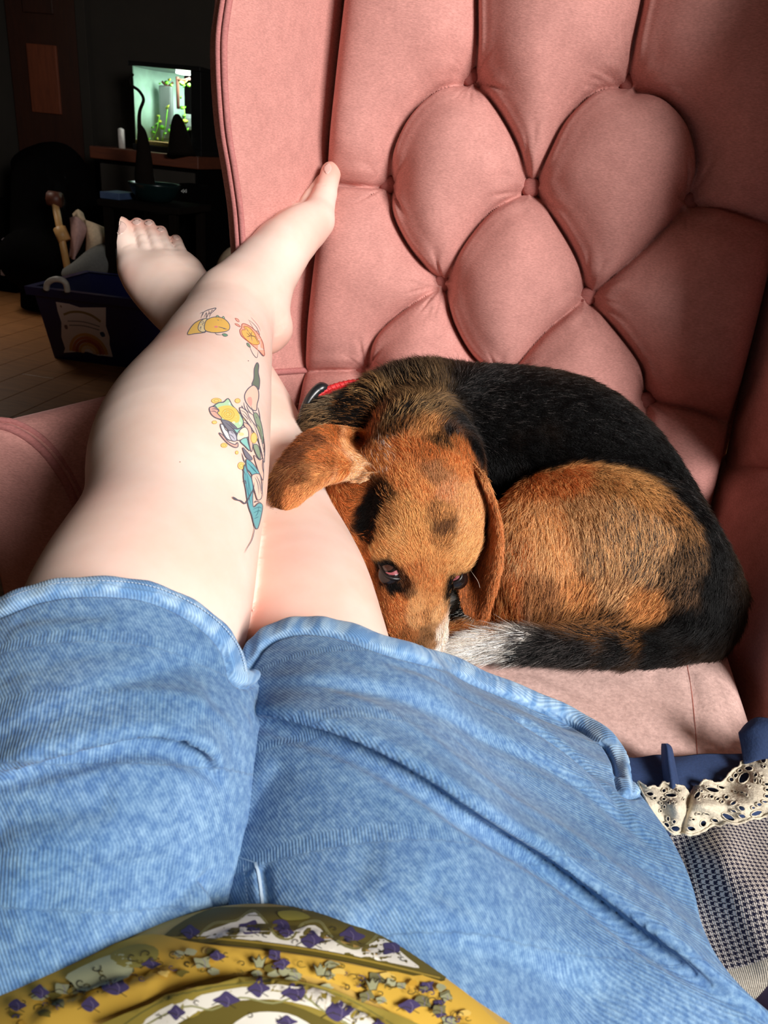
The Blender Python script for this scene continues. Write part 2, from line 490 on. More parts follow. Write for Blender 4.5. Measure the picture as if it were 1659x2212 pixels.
M['door'] = wood_mat('red_brown_door', (38, 17, 8), (54, 25, 11), .5, (8, 8, 1)); M['door_panel'] = wood_mat('door_panel_wood', (84, 40, 22), (110, 54, 30), .5, (8, 8, 1))
M['white_frame'] = simple('white_window_paint', (226, 224, 218), .4)
def struct(o): o['kind'] = 'structure'; return o
fl = bpy.data.objects.new('floor', None); COL.objects.link(fl); struct(fl)
# boards run away from the chair; each board in the lit strip and round the tub is its own
bw = .14
def board(i, y0, y1):
    x = -3.25 + i * bw
    return box('plank', (x + .0012, y0, -.02), (x + bw - .0012, y1, 0), M['floor'], fl, .0012)
random.seed(4)
for i in range(40):
    ys = -2.0 + random.uniform(0, 1.2); y0 = -2.0
    while y0 < 4.6:
        y1 = min(4.6, (ys if y0 == -2.0 else y0 + 2.2)); 
        if y1 - y0 > .05: board(i, y0, y1 - .002)
        y0 = y1
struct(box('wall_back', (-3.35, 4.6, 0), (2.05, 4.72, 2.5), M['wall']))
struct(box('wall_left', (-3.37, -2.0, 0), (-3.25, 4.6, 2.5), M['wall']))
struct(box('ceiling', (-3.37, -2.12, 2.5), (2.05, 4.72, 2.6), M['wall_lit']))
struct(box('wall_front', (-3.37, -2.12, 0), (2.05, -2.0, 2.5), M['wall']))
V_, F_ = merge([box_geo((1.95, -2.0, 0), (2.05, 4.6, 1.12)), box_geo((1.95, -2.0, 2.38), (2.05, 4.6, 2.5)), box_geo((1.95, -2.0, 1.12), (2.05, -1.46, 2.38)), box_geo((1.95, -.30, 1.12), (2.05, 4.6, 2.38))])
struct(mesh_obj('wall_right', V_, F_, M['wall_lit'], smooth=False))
V_, F_ = merge([box_geo((1.94, -1.46, 1.12), (2.02, -1.40, 2.38)), box_geo((1.94, -.36, 1.12), (2.02, -.30, 2.38)), box_geo((1.94, -1.46, 1.12), (2.02, -.30, 1.18)), box_geo((1.94, -1.46, 2.32), (2.02, -.30, 2.38)), box_geo((1.96, -.90, 1.17), (2.00, -.86, 2.33))])
struct(mesh_obj('window_1', V_, F_, M['white_frame'], smooth=False))
V_, F_ = merge([box_geo((-3.25, 3.10, 1.05), (-3.22, 3.15, 1.85)), box_geo((-3.25, 3.75, 1.05), (-3.22, 3.80, 1.85)), box_geo((-3.25, 3.10, 1.05), (-3.22, 3.80, 1.10)), box_geo((-3.25, 3.10, 1.80), (-3.22, 3.80, 1.85)), box_geo((-3.25, 3.15, 1.1), (-3.245, 3.75, 1.8))])
struct(mesh_obj('window_2', V_, F_, M['white_frame'], smooth=False))
d1 = struct(box('door_1', (-3.24, 4.55, 0), (-2.80, 4.6, 2.1), M['door'], bev=.004))
p_ = box('door_panel', (-3.12, 4.535, .95), (-2.93, 4.552, 1.30), M['door_panel'], d1, .006)
p_ = box('door_panel', (-3.12, 4.535, 1.45), (-2.93, 4.552, 2.0), M['door'], d1, .006)
struct(box('trim_1', (-2.80, 4.54, 0), (-2.74, 4.6, 2.16), M['wall'], bev=.004))
struct(box('baseboard_back', (-2.74, 4.58, 0), (1.95, 4.6, .10), M['wall'], bev=.003))
# ------------------------------------------------------------------ the pink wing armchair
chair = empty('wing_armchair', (-.04, .78, 0), 'pink velour wing armchair with deep buttoned back, dog curled on its seat', 'armchair')
B0 = np.array([0, 1.0, .801]); BU = np.array([1., 0, 0]); BV = np.array([0, .1736, .9848]); BN = np.array([0, -.9848, .1736])
def buv(px, py):
    p = hit_plane(px, py, B0, BN) - B0; return np.array([p @ BU, p @ BV])
BTN = [(1018, 166), (1360, 180), (838, 398), (1147, 405), (1490, 437), (955, 612), (1270, 640), (785, 800), (1088, 828), (1398, 866)]
PLEATS = [
 ([(1020, 160), (1030, 100), (1030, 0), (1030, -120)], 1.5), ([(1360, 172), (1370, 90), (1390, -10), (1400, -120)], 1.5),
 ([(1005, 172), (940, 198), (885, 250), (850, 320), (838, 388)], 1), ([(1032, 180), (1080, 245), (1118, 315), (1142, 388)], 1),
 ([(1345, 176), (1282, 200), (1222, 258), (1184, 330), (1158, 390)], 1), ([(1380, 190), (1440, 216), (1488, 272), (1506, 350), (1494, 425)], 1.2),
 ([(838, 408), (850, 470), (880, 530), (918, 578), (948, 604)], 1), ([(1132, 412), (1060, 458), (1002, 528), (966, 598)], .8),
 ([(1160, 418), (1215, 500), (1250, 565), (1268, 628)], 1), ([(1475, 455), (1400, 530), (1335, 588), (1285, 632)], .6),
 ([(1500, 440), (1560, 452), (1660, 485)], .7), ([(830, 398), (790, 403), (720, 400)], .9),
 ([(940, 625), (860, 680), (812, 728), (790, 790)], .7), ([(960, 628), (980, 700), (1020, 770), (1074, 818)], 1),
 ([(1255, 652), (1180, 715), (1125, 778), (1094, 820)], .5), ([(1280, 655), (1340, 725), (1385, 790), (1400, 855)], 1),
 ([(1410, 866), (1500, 885), (1560, 910)], .6), ([(775, 802), (720, 800), (660, 803)], .9),
 ([(785, 810), (780, 900), (780, 1000)], .7), ([(1090, 840), (1090, 950), (1090, 1060)], .7), ([(1398, 875), (1392, 960), (1385, 1050)], .35)]
def back_mesh():
    hu, u0, v0, v1 = .0018, -.325, -.34, .43
    us = np.arange(u0, .262, hu); vs = np.arange(v0, v1, hu)
    U, Vv = np.meshgrid(us, vs); P = np.stack([U.ravel(), Vv.ravel()], 1)
    lift = np.full(len(P), 1e9); lip = np.zeros(len(P))
    for pts, st in PLEATS:
        L = curve_pts(np.array([buv(*p) for p in pts]), 5); wd = .030
        best = np.full(len(P), 1e9); sg = np.zeros(len(P)); tt = np.zeros(len(P))
        for i in range(len(L) - 1):
            d = L[i + 1] - L[i]; t = np.clip((P - L[i]) @ d / (d @ d), 0, 1); q = P - (L[i] + t[:, None] * d)
            l = np.hypot(q[:, 0], q[:, 1]); m = l < best; best[m] = l[m]; sg[m] = np.sign(q[m, 0]); tt[m] = (i + t[m]) / (len(L) - 1)
        prof = (1 - np.exp(-best / wd)) + (1 - min(st, 1.0)) * .25 * np.exp(-best / wd)
        lift = np.minimum(lift, prof)
        mid = np.clip(np.minimum(tt, 1 - tt) / .25, 0, 1)
        lip += st * mid * (.0042 * np.exp(-((best - .0062) / .0045) ** 2) * (sg > 0) - .0065 * np.exp(-(best / .0022) ** 2) + .0012 * np.exp(-((best - .005) / .004) ** 2) * (sg < 0))
    h = .060 * lift + lip
    rng = np.random.RandomState(5)
    for px, py in BTN:
        c = buv(px, py); q = P - c; r = np.hypot(q[:, 0], q[:, 1]); a = np.arctan2(q[:, 1], q[:, 0])
        h -= .027 * np.exp(-(r / .020) ** 2)
        wr = 0
        for k in range(9):
            a0 = rng.uniform(-3.1, 3.1); wk = rng.uniform(.04, .09); da = np.angle(np.exp(1j * (a - a0)))
            wr = wr + np.exp(-(da / wk) ** 2) * rng.uniform(.5, 1.2)
        h -= .0050 * wr * np.exp(-((r - .028) / .019) ** 2)
    # soften the crowns of the pillows, keep the pleats crisp
    a_, b_ = len(vs), len(us); H = h.reshape(a_, b_)
    B = H.copy()
    for _ in range(3):
        for ax in (0, 1):
            k = 7; Pd = np.pad(B, [(k, k) if i == ax else (0, 0) for i in (0, 1)], mode='edge'); cs = np.cumsum(Pd, axis=ax)
            z = np.take(cs, [0], axis=ax) * 0; cs = np.concatenate([z, cs], axis=ax); m_ = 2 * k + 1
            B = (np.take(cs, range(m_, cs.shape[ax]), axis=ax) - np.take(cs, range(0, cs.shape[ax] - m_), axis=ax)) / m_
    wt = np.clip((lift - .25) / .35, 0, 1).reshape(a_, b_); wt = wt * wt * (3 - 2 * wt)
    h = (H * (1 - wt) + B * wt).ravel()
    # rolled edges
    ul = -.301 + .020 * (P[:, 1] - .05); ur = .262 - .00 * P[:, 1]
    ed = np.minimum(P[:, 0] - ul, .255 - P[:, 0])
    h = h * (1 - np.exp(-np.maximum(ed, 0) / .014)) - .035 * np.exp(-np.maximum(ed, 0) / .006)
    h += .0012 * (cell_noise(np.c_[P, np.zeros(len(P))], 30) - .5)
    V = B0 + P[:, :1] * BU + P[:, 1:2] * BV + h[:, None] * BN
    a, b = len(vs), len(us); ii, jj = np.meshgrid(np.arange(a - 1), np.arange(b - 1), indexing='ij'); q = (ii * b + jj).ravel()
    Q = np.stack([q, q + 1, q + b + 1, q + b], 1)
    # a real block behind the front: the same rim 9 cm back
    m = len(V); rim = np.array([j for j in range(b)] + [i * b + b - 1 for i in range(1, a)] + [(a - 1) * b + j for j in range(b - 2, -1, -1)] + [i * b for i in range(a - 2, 0, -1)])
    VB = V[rim] - BN * .10; nr = len(rim); k = np.arange(nr)
    R = np.stack([rim, m + k, m + (k + 1) % nr, np.roll(rim, -1)], 1)
    V = np.concatenate([V, VB, [VB.mean(0)]])
    Bk = np.stack([m + k, np.full(nr, m + nr), np.full(nr, m + nr), m + (k + 1) % nr], 1)
    return V, np.concatenate([Q, R]), [(int(m + i), int(m + nr), int(m + (i + 1) % nr)) for i in range(nr)]
bV, bQ, bT = back_mesh()
bo = mesh_obj('back_cushion', bV, bQ, M['velvet'], chair)
tag(bo, 'deep buttoned pink back')
back_bvh = bvh_of(bV, bQ)
for px, py in BTN:
    c = buv(px, py); c3 = B0 + c[0] * BU + c[1] * BV
    prof = [(.0001, .0058), (.004, .0055), (.0085, .0042), (.0112, .001), (.0116, -.003), (.010, -.008)]
    V, Fs = lathe_geo(prof, (0, 0, 0), 20)
    R = np.stack([BU, BV, BN], 1)
    h, _ = pick(back_bvh, px, py)
    base = h if h is not None else c3
    mesh_obj('button', [tuple(base + R @ np.array(v) + BN * .0005) for v in V], Fs, M['button'], chair)

def slab(name, outline, e1, e2, e3, o, th, rnd, h, mat, puff=0, parent=chair):
    """upholstered panel: an outline in the plane (e1,e2) through o, thickness th along e3, rounded"""
    P2 = curve_pts(outline, 6, closed=True)
    lo = P2.min(0) - .02; hi = P2.max(0) + .02
    vol = Vol((lo[0], lo[1], -th - .02), (hi[0], hi[1], th + .02), h)
    X, Y = np.meshgrid(vol.ax[0], vol.ax[1], indexing='ij'); g = np.stack([X.ravel(), Y.ravel()], 1)
    d = np.full(len(g), 1e9); ins = np.zeros(len(g), bool); n = len(P2)
    for i in range(n):
        a, b = P2[i], P2[(i + 1) % n]; e = b - a; t = np.clip((g - a) @ e / (e @ e + 1e-12), 0, 1)
        q = g - (a + t[:, None] * e); d = np.minimum(d, np.hypot(q[:, 0], q[:, 1]))
        ins ^= ((a[1] > g[:, 1]) != (b[1] > g[:, 1])) & (g[:, 0] < (b[0] - a[0]) * (g[:, 1] - a[1]) / (b[1] - a[1] + 1e-12) + a[0])
    d = np.where(ins, -d, d).reshape(X.shape)[:, :, None]
    Z = vol.ax[2][None, None, :]
    thk = th + puff * (1 - np.exp(np.minimum(d, 0) / .05))
    w0 = d + rnd; w1 = np.abs(Z) - thk + rnd
    vol.F = (np.hypot(np.maximum(w0, 0), np.maximum(w1, 0)) + np.minimum(np.maximum(w0, w1), 0) - rnd).astype(np.float32)
    V, Q = vol.surface(1)
    W = np.array(o) + V[:, :1] * e1 + V[:, 1:2] * e2 + V[:, 2:] * e3
    if np.dot(np.cross(e1, e2), e3) < 0: Q = Q[:, ::-1]
    return mesh_obj(name, W, Q, mat, parent), W, Q
def unit(v): v = np.array(v, float); return v / np.linalg.norm(v)

# left wing: from the seam with the back forward and outward; its front edge follows the piping
wl0 = np.array([-.315, .99, .70]); ez = unit((-.01, .12, 1)); ef = unit((-.085, -.24, 0))
ef = unit(ef - ez * (ef @ ez)); en = np.cross(ef, ez)
if en[0] < 0: en = -en
# outline from the seen piping
pl0 = wl0 + en * .0
def wuv(px, py):
    p = hit_plane(px, py, pl0 - en * .010, en) - pl0; return np.array([p @ ef, p @ ez])
PIPE_L = [(497, 590), (492, 520), (486, 450), (474, 370), (460, 290), (453, 220), (449, 150), (449, 80), (458, 10), (470, -60)]
pipe_uv = np.array([wuv(*p) for p in PIPE_L])
topv = pipe_uv[-1, 1]
fr = np.array([[.075, -.07], [.105, -.02]])
out = [(-.03, -.12), (.03, -.12)] + [tuple(x) for x in fr] + [tuple(p) for p in pipe_uv] + [(pipe_uv[-1, 0] * .55, topv + .07), (-.03, topv + .08)]
wo, wV, wQ = slab('left_wing', out, ef, ez, en, wl0, .012, .010, .0032, M['velvet'], .006)
wo.name = 'wing'; wing_bvh = bvh_of(wV, wQ)
def piping(pl, r, name='piping', lift=0.0):
    tube(name, curve_pts(pl, 5), r, M['velvet_dark'], chair, seg=8)
pp = [wl0 + p[0] * ef + p[1] * ez + en * .012 for p in pipe_uv]
piping([p + ef * .001 + en * .002 for p in pp], .0036); piping([p + ef * .003 - en * .0045 for p in pp], .0034)

sm_ = []
for x_, y_ in ((560, 806), (590, 804), (620, 802), (650, 800), (668, 799)):
    h_, _ = pick(wing_bvh, x_, y_)
    if h_ is not None: sm_.append(h_ + en * .001)
if len(sm_) > 2: tube('piping', curve_pts(sm_, 5), .0042, M['velvet_dark'], chair, seg=8)
# right wing, mostly outside the frame; unseen front lengthened to shade the back
wr0 = np.array([.285, .985, .70]); efr = unit((.030, -.24, 0)); efr = unit(efr - ez * (efr @ ez)); enr = np.cross(efr, ez)
outr = [(-.03, -.06), (.06, -.06), (.17, .0), (.25, .10), (.30, .24), (.31, .42), (.26, .53), (-.03, .58)]
slab('wing', outr, efr, ez, enr, wr0, .024, .018, .004, M['velvet'], .008)

# arms: rolled section swept from the wing to the front
def arm(side, pts, sec, name='arm'):
    """sec: outline (lateral outward, height) of the roll and side; swept through pts (x,y,scale)"""
    S = curve_pts(sec, 5, closed=True); n = len(S); path = curve_pts(pts, 8)
    V = []
    for x, y, s in path: V += [(x + side * q[0] * s, y, q[1]) for q in S]
    V = np.array(V); m = len(path); Q = []
    for i in range(m - 1):
        for j in range(n): Q.append((i * n + j, i * n + (j + 1) % n, (i + 1) * n + (j + 1) % n, (i + 1) * n + j))
    Q = np.array(Q)
    if side < 0: Q = Q[:, ::-1]
    o = mesh_obj(name, V, [tuple(q) for q in Q] + [tuple(range(n)), tuple(range((m - 1) * n, m * n))][::1], M['velvet'], chair)
    return o, V, Q, V[-n:], V[:n]
secL = [(0, .30), (0, .45), (-.003, .55), (.006, .605), (.035, .650), (.075, .668), (.118, .655), (.138, .632), (.132, .58), (.105, .53), (.095, .44), (.095, .30)]
ao, aV, aQ, endL, _ = arm(-1, [(-.325, .985, 1), (-.345, .86, 1), (-.392, .72, 1.0), (-.425, .635, 1.0)], secL)
def end_panel(loop, name, y, inset=.010, bulge=.012):
    c = loop.mean(0); rings = [loop]; 
    for f, b in ((.965, -.006), (.90, -.010), (.7, -.013), (.4, -.015)): rings.append(c + (loop - c) * f + np.array([0, b, 0]))
    V = np.concatenate(rings + [[c + np.array([0, -.016, 0])]]); n = len(loop); Fs = []
    for i in range(len(rings) - 1):
        for j in range(n): Fs.append((i * n + j, i * n + (j + 1) % n, (i + 1) * n + (j + 1) % n, (i + 1) * n + j))
    for j in range(n): Fs.append(((len(rings) - 1) * n + j, (len(rings) - 1) * n + (j + 1) % n, len(V) - 1))
    return mesh_obj(name, V, Fs, M['velvet'], chair)
end_panel(endL, 'arm_front_panel', 0)
def loop_tube(loop, r, off, sc_=1.0):
    c = loop.mean(0); tube('piping', (c + (loop - c) * sc_) + np.array([0, off, 0]), r, M['velvet_dark'], chair, seg=8, closed=True)
loop_tube(endL, .0045, -.001, .985); loop_tube(endL, .0036, .009, 1.005)
secR = [(0, .30), (0, .45), (.0, .55), (.008, .62), (.040, .665), (.080, .683), (.118, .668), (.138, .632), (.132, .58), (.105, .53), (.095, .44), (.095, .30)]
ro, rV, rQ, endR, _ = arm(1, [(.245, 1.0, 1), (.252, .86, 1), (.262, .72, 1.0), (.272, .62, 1.0)], secR)
end_panel(endR, 'arm_front_panel', 0); loop_tube(endR, .0045, -.001, .985)

# seat cushion, frame, legs
vol = Vol((-.42, .40, .36), (.36, 1.02, .60), .005)
X, Y, Z = np.meshgrid(*vol.ax, indexing='ij')
cx = -.045; hw = .292 + (Y < .8) * .0
bxd = np.maximum(np.abs(X - cx) - (hw - .03), np.maximum(np.abs(Y - .715) - .225, np.abs(Z - .455) - .045))
dd = np.sqrt(np.maximum(np.abs(X - cx) - (hw - .03), 0) ** 2 + np.maximum(np.abs(Y - .715) - .225, 0) ** 2 + np.maximum(np.abs(Z - .455) - .045, 0) ** 2)
crown = .004 * np.exp(-(((X - cx) / .2) ** 2 + ((Y - .72) / .2) ** 2))
vol.F = (np.where(dd > 0, dd, np.minimum(bxd, 0)) - .03 - crown).astype(np.float32)
cV, cQ = vol.surface(1)
SEATZ = .53
cV = sculpt(cV, cQ, [([(1485, 1440), (1498, 1520), (1507, 1640)], .0, .01, .0022, .003, 1), ([(1100, 1440), (1220, 1480), (1380, 1570)], .0015, .02, .001, .01, 1),
    ([(1420, 1445), (1400, 1470), (1440, 1500)], .001, .012, .001, .006, 1), ([(1300, 1450), (1380, 1490), (1470, 1560)], .0016, .016, .001, .01, 1), ([(1530, 1450), (1560, 1500), (1590, 1590)], .002, .012, .001, .01, 1)])
mesh_obj('seat_cushion', cV, cQ, M['cushion'], chair); seat_bvh = bvh_of(cV, cQ)
ink = Ink(seat_bvh); ink.line([(1484, 1436), (1492, 1480), (1500, 1550), (1508, 1650)], 1.6, (176, 104, 92)); ink.build('seam', attr_mat('seam_thread'), chair)
box('seat_frame', (-.335, .50, .16), (.255, 1.08, .38), M['velvet'], chair, .02)
box('back_frame', (-.335, 1.115, .20), (.25, 1.17, 1.30), M['velvet'], chair, .015, )
M['walnut'] = simple('dark_walnut', (60, 36, 22), .4, nscale=30)
for x in (-.31, .23):
    for y in (.54, 1.05):
        V, Fs = lathe_geo([(.012, 0), (.018, .03), (.024, .10), (.026, .165)], (x, y, 0), 12); mesh_obj('leg', V, Fs, M['walnut'], chair)
# ------------------------------------------------------------------ the person: legs, denim shorts, patterned blouse
person = empty('person', (-.12, .25, .5), 'person in denim shorts and yellow patterned top, tattooed bare legs crossed at ankles', 'person')
def skin_mat():
    m, t, b = nt('skin'); tc = N(t, 'ShaderNodeTexCoord')
    n1 = noise(t, 14, 4, .6, tc.outputs['Object']); n2 = noise(t, 900, 3, .6, tc.outputs['Object'])
    c = ramp(t, n1.outputs['Fac'], [(.3, C4(242, 206, 188)), (.55, C4(248, 218, 203)), (.75, C4(251, 225, 212))])
    a = N(t, 'ShaderNodeAttribute', attribute_name='Blush')
    c2 = mix(t, a.outputs['Fac'], c.outputs[0], C4(232, 164, 146))
    t.links.new(c2, b.inputs['Base Color']); b.inputs['Roughness'].default_value = .5
    b.inputs['Subsurface Weight'].default_value = .18; b.inputs['Subsurface Radius'].default_value = (.012, .005, .003)
    b.inputs['Subsurface Scale'].default_value = 1.0; b.inputs['Specular IOR Level'].default_value = .35
    bump(t, b, n2.outputs['Fac'], .15, .0003)
    return m
M['skin'] = skin_mat()
LEGL = [(545, 640, .873, 70), (505, 668, .860, 74), (490, 705, .845, 77), (470, 760, .80, 102), (438, 850, .735, 130), (405, 930, .685, 156), (388, 1000, .64, 167),
        (385, 1080, .605, 160), (365, 1160, .58, 162), (338, 1230, .555, 180), (300, 1330, .525, 206), (250, 1500, .478, 218), (210, 1750, .435, 230), (190, 2000, .40, 250)]
LEGR = [(445, 722, .94, 60), (470, 775, .915, 70), (492, 830, .89, 86), (520, 915, .86, 107), (545, 1000, .82, 117), (572, 1090, .775, 125), (600, 1180, .725, 133),
        (632, 1260, .67, 140), (656, 1340, .62, 144), (700, 1500, .565, 150), (740, 1700, .50, 180), (770, 2000, .45, 220)]
vol = Vol((-.34, -.30, -1.05), (.16, .46, -.30), .0025)
def ch(nodes, k=.014, **kw): vol.chain([cn(*n) for n in nodes], k, **kw)
ch(LEGL, .02); 
# left foot, seen from its inner side
ch([(545, 640, .873, 68), (618, 528, .90, 54), (684, 474, .925, 37)], .012)
ch([(500, 655, .865, 60), (560, 575, .89, 46), (645, 470, .945, 30)], .014)
ch([(545, 625, .875, 64), (584, 708, .878, 44)], .014); ch([(584, 708, .878, 44), (575, 722, .88, 42)], .01)
ch([(684, 474, .925, 37), (702, 420, .942, 25)], .006); ch([(702, 420, .942, 24), (715, 372, .952, 22)], .004)
for t_ in ([(668, 440, .950, 22), (690, 398, .962, 13), (696, 388, .966, 11)], [(648, 452, .958, 22), (672, 405, .972, 12), (676, 400, .975, 11)], [(634, 462, .966, 20), (650, 418, .980, 11)], [(624, 470, .972, 18), (634, 434, .985, 10)]):
    ch(t_, .003)
vol.ell(cn(478, 628, .845, 1)[:3], (.016, .018, .012), .012)
nL = vol.F.copy()
vol2 = vol; vol = Vol((-.34, -.30, -1.05), (.16, .46, -.30), .0025)
ch(LEGR, .02)
# right foot, seen from above
ch([(445, 722, .94, 58), (405, 668, .955, 52), (352, 590, .985, 40)], .014)
ch([(430, 710, .945, 50), (428, 640, .965, 38), (400, 566, .99, 22)], .012)
ch([(400, 690, .955, 44), (335, 632, .972, 38), (292, 580, .983, 31)], .018)
ch([(345, 610, .980, 38), (330, 575, .985, 24)], .02); ch([(380, 610, .980, 38), (366, 570, .985, 22)], .02); ch([(430, 700, .94, 50), (350, 600, .972, 34)], .02)
ch([(292, 580, .985, 31), (270, 528, .992, 28)], .010); ch([(270, 528, .992, 28), (259, 496, .998, 28)], .003)
for t_ in ([(326, 575, .974, 22), (308, 522, .988, 13.5), (297, 486, 1.004, 15.5)], [(350, 570, .975, 21), (333, 520, .989, 13), (322, 488, 1.004, 14.5)],
           [(376, 572, .977, 20), (358, 530, .990, 12.5), (348, 501, 1.004, 13.5)], [(402, 580, .980, 19), (390, 542, .991, 12.5), (380, 519, 1.004, 12.5)]):
    ch(t_, .0016)
ch([(440, 735, .95, 50), (450, 775, .985, 42)], .014)       # heel, out of sight below
vol.ell(cn(398, 700, .925, 1)[:3], (.014, .016, .012), .012)
# the legs touch without melting together until the hips
k_ = .004; h_ = np.clip(.5 + .5 * (vol.F - nL) / k_, 0, 1); vol.F = vol.F * (1 - h_) + nL * h_ - k_ * h_ * (1 - h_); del h_
for seg_ in ([(190, 2000, .40, 250), (330, 2260, .40, 260)], [(770, 2000, .45, 220), (620, 2260, .42, 260)], [(330, 2260, .40, 260), (620, 2260, .42, 260)]):
    ch(seg_, .03)
V, Q = vol.surface(1); V = to_room(V)
V = sculpt(V, Q, [
  ([(600, 700), (612, 690), (622, 676)], .0004, .003, .0007, .002, 1), ([(596, 712), (608, 706), (622, 696)], .0004, .003, .0006, .002, 1),
  ([(590, 725), (602, 718), (614, 712)], .0003, .003, .0006, .002, 1),
  ([(682, 392), (690, 400), (705, 400)], .0003, .003, .0006, .002, 1),
  ([(262, 535), (275, 530), (288, 524)], .0003, .004, .0006, .002, 1), ([(296, 510), (304, 506), (312, 503)], .0003, .003, .0004, .0015, 1),
])
leg_o = mesh_obj('bare_legs', V, Q, M['skin'], person); leg_bvh = bvh_of(V, Q)
bl = np.zeros(len(V))
for px, py, r, a in ((250, 480, .02, .7), (290, 475, .015, .8), (318, 478, .015, .8), (345, 492, .015, .7), (378, 508, .013, .8), (718, 360, .02, .8), (612, 740, .03, .6), (700, 500, .02, .4),
                     (410, 1150, .06, .25), (650, 1200, .05, .35), (560, 600, .03, .2), (385, 720, .03, .5), (270, 600, .02, .5), (560, 1350, .04, .5), (640, 1300, .05, .3), (200, 1070, .03, .4), (300, 1280, .08, .2)):
    h, _ = pick(leg_bvh, px, py)
    if h is not None: bl = np.maximum(bl, a * np.exp(-(np.linalg.norm(V - h, axis=1) / r) ** 2))
set_col(leg_o, np.stack([bl, bl, bl], 1), 'Blush')
# toenails
M['nail'] = simple('toenail', (232, 196, 184), .22, nscale=300, vary=.04, spec=.6)
def nail(px, py, wx, wy, rot=0):
    k = Ink(leg_bvh, .0006); c, s_ = math.cos(rot), math.sin(rot)
    pts = [(px + wx * (math.cos(a) ** 3 * .35 + math.cos(a) * .65) * c - wy * math.sin(a) * s_, py + wx * math.cos(a) * s_ + wy * math.sin(a) * c) for a in np.linspace(0, 6.283, 14)[:-1]]
    k.poly(pts, (232, 196, 184), 2, 3.0)
    o = mesh_obj('toenail', np.array(k.V), k.F, M['nail'], person)
    md = o.modifiers.new('thick', 'SOLIDIFY'); md.thickness = .0007; md.offset = 1
nail(257, 492, 17, 15, -.15); nail(295, 480, 10, 6, -.1); nail(321, 482, 9, 5.5, -.1); nail(347, 496, 8, 5, .1); nail(380, 513, 7, 5, .3)
nail(708, 364, 8, 12, .2)

# ---- denim
def denim_mat():
    m, t, b = nt('washed_denim'); tc = N(t, 'ShaderNodeTexCoord'); o = tc.outputs['Object']
    n1 = noise(t, 10, 4, .6, o); n2 = noise(t, 240, 3, .7, o); n3 = noise(t, 620, 2, .5, o); n4 = noise(t, 45, 3, .6, o)
    base = ramp(t, n1.outputs['Fac'], [(.3, C4(86, 122, 160)), (.7, C4(116, 150, 188))])
    mot = ramp(t, n2.outputs['Fac'], [(.36, (.56, .66, .80, 1)), (.5, (.98, .98, .98, 1)), (.66, (1.55, 1.38, 1.20, 1))])
    c = mix(t, .85, base.outputs[0], mot.outputs[0], 'MULTIPLY')
    m4_ = ramp(t, n4.outputs['Fac'], [(.35, (.88, .91, .95, 1)), (.65, (1.1, 1.08, 1.04, 1))]); c = mix(t, 1.0, c, m4_.outputs[0], 'MULTIPLY')
    # twill: fine diagonal ribs
    ta = N(t, 'ShaderNodeAttribute', attribute_name='Twill'); mp = N(t, 'ShaderNodeMapping'); mp.inputs['Rotation'].default_value = (0, 0, math.radians(32)); t.links.new(ta.outputs['Vector'], mp.inputs[0])
    wv = N(t, 'ShaderNodeTexWave'); wv.inputs['Scale'].default_value = 210; wv.inputs['Distortion'].default_value = .9; wv.inputs['Detail'].default_value = 2
    wv.inputs['Detail Scale'].default_value = 1.0; wv.bands_direction = 'Y'; t.links.new(mp.outputs[0], wv.inputs[0])
    tw = ramp(t, wv.outputs['Fac'], [(.2, (.80, .84, .90, 1)), (.8, (1.16, 1.13, 1.09, 1))]); c = mix(t, .8, c, tw.outputs[0], 'MULTIPLY')
    a = N(t, 'ShaderNodeAttribute', attribute_name='Hem')
    mh = N(t, 'ShaderNodeMapping'); mh.inputs['Rotation'].default_value = (.2, .3, .7); mh.inputs['Scale'].default_value = (1, .25, 1); t.links.new(o, mh.inputs[0])
    nh = noise(t, 130, 2, .5, mh.outputs[0]); hr = ramp(t, nh.outputs['Fac'], [(.38, C4(104, 144, 188)), (.62, C4(160, 190, 216))])
    hc = mix(t, 1.0, hr.outputs[0], tw.outputs[0], 'MULTIPLY'); c = mix(t, a.outputs['Fac'], c, hc)
    t.links.new(c, b.inputs['Base Color']); b.inputs['Roughness'].default_value = .85; b.inputs['Specular IOR Level'].default_value = .15
    b.inputs['Sheen Weight'].default_value = .12
    h = math_(t, 'ADD', wv.outputs['Fac'], n3.outputs['Fac']); bump(t, b, h, .5, .00045)
    return m
M['denim'] = denim_mat()
def twill(o, V, nodes):
    P = (V - CAM) @ RW; L = np.array([cn(*n)[:3] for n in nodes]); best = np.full(len(P), 1e9); S = np.zeros(len(P)); A = np.zeros(len(P)); acc = 0
    for i in range(len(L) - 1):
        d = L[i + 1] - L[i]; ln_ = np.linalg.norm(d); T = d / ln_; t = (P - L[i]) @ T; tc = np.clip(t, 0 if i else -9, ln_ if i < len(L) - 2 else 9); q = P - (L[i] + tc[:, None] * T); r = np.linalg.norm(q, axis=1)
        u = np.array([0, 0, 1.]) - T * T[2]; u /= np.linalg.norm(u); v = np.cross(T, u); m = r < best
        best[m] = r[m]; S[m] = acc + tc[m]; A[m] = np.arctan2(q[m] @ v, q[m] @ u) * .095; acc += ln_
    set_col(o, np.stack([S, A, S * 0], 1), 'Twill')
HEML = [(-200, 1385), (-100, 1335), (0, 1293), (70, 1266), (150, 1251), (250, 1250), (330, 1262), (410, 1295), (475, 1342), (515, 1395), (531, 1450)]
HEMR = [(440, 1500), (490, 1460), (527, 1404), (548, 1376), (585, 1350), (640, 1335), (700, 1336), (760, 1349), (850, 1381), (960, 1411), (1050, 1452), (1150, 1492), (1240, 1532), (1315, 1578), (1350, 1625), (1366, 1690)]
CUTR = HEMR + [(1400, 1738), (1445, 1805), (1480, 1872), (1502, 1935), (1512, 1985), (1545, 2060), (1600, 2130), (1680, 2200), (1800, 2290)]
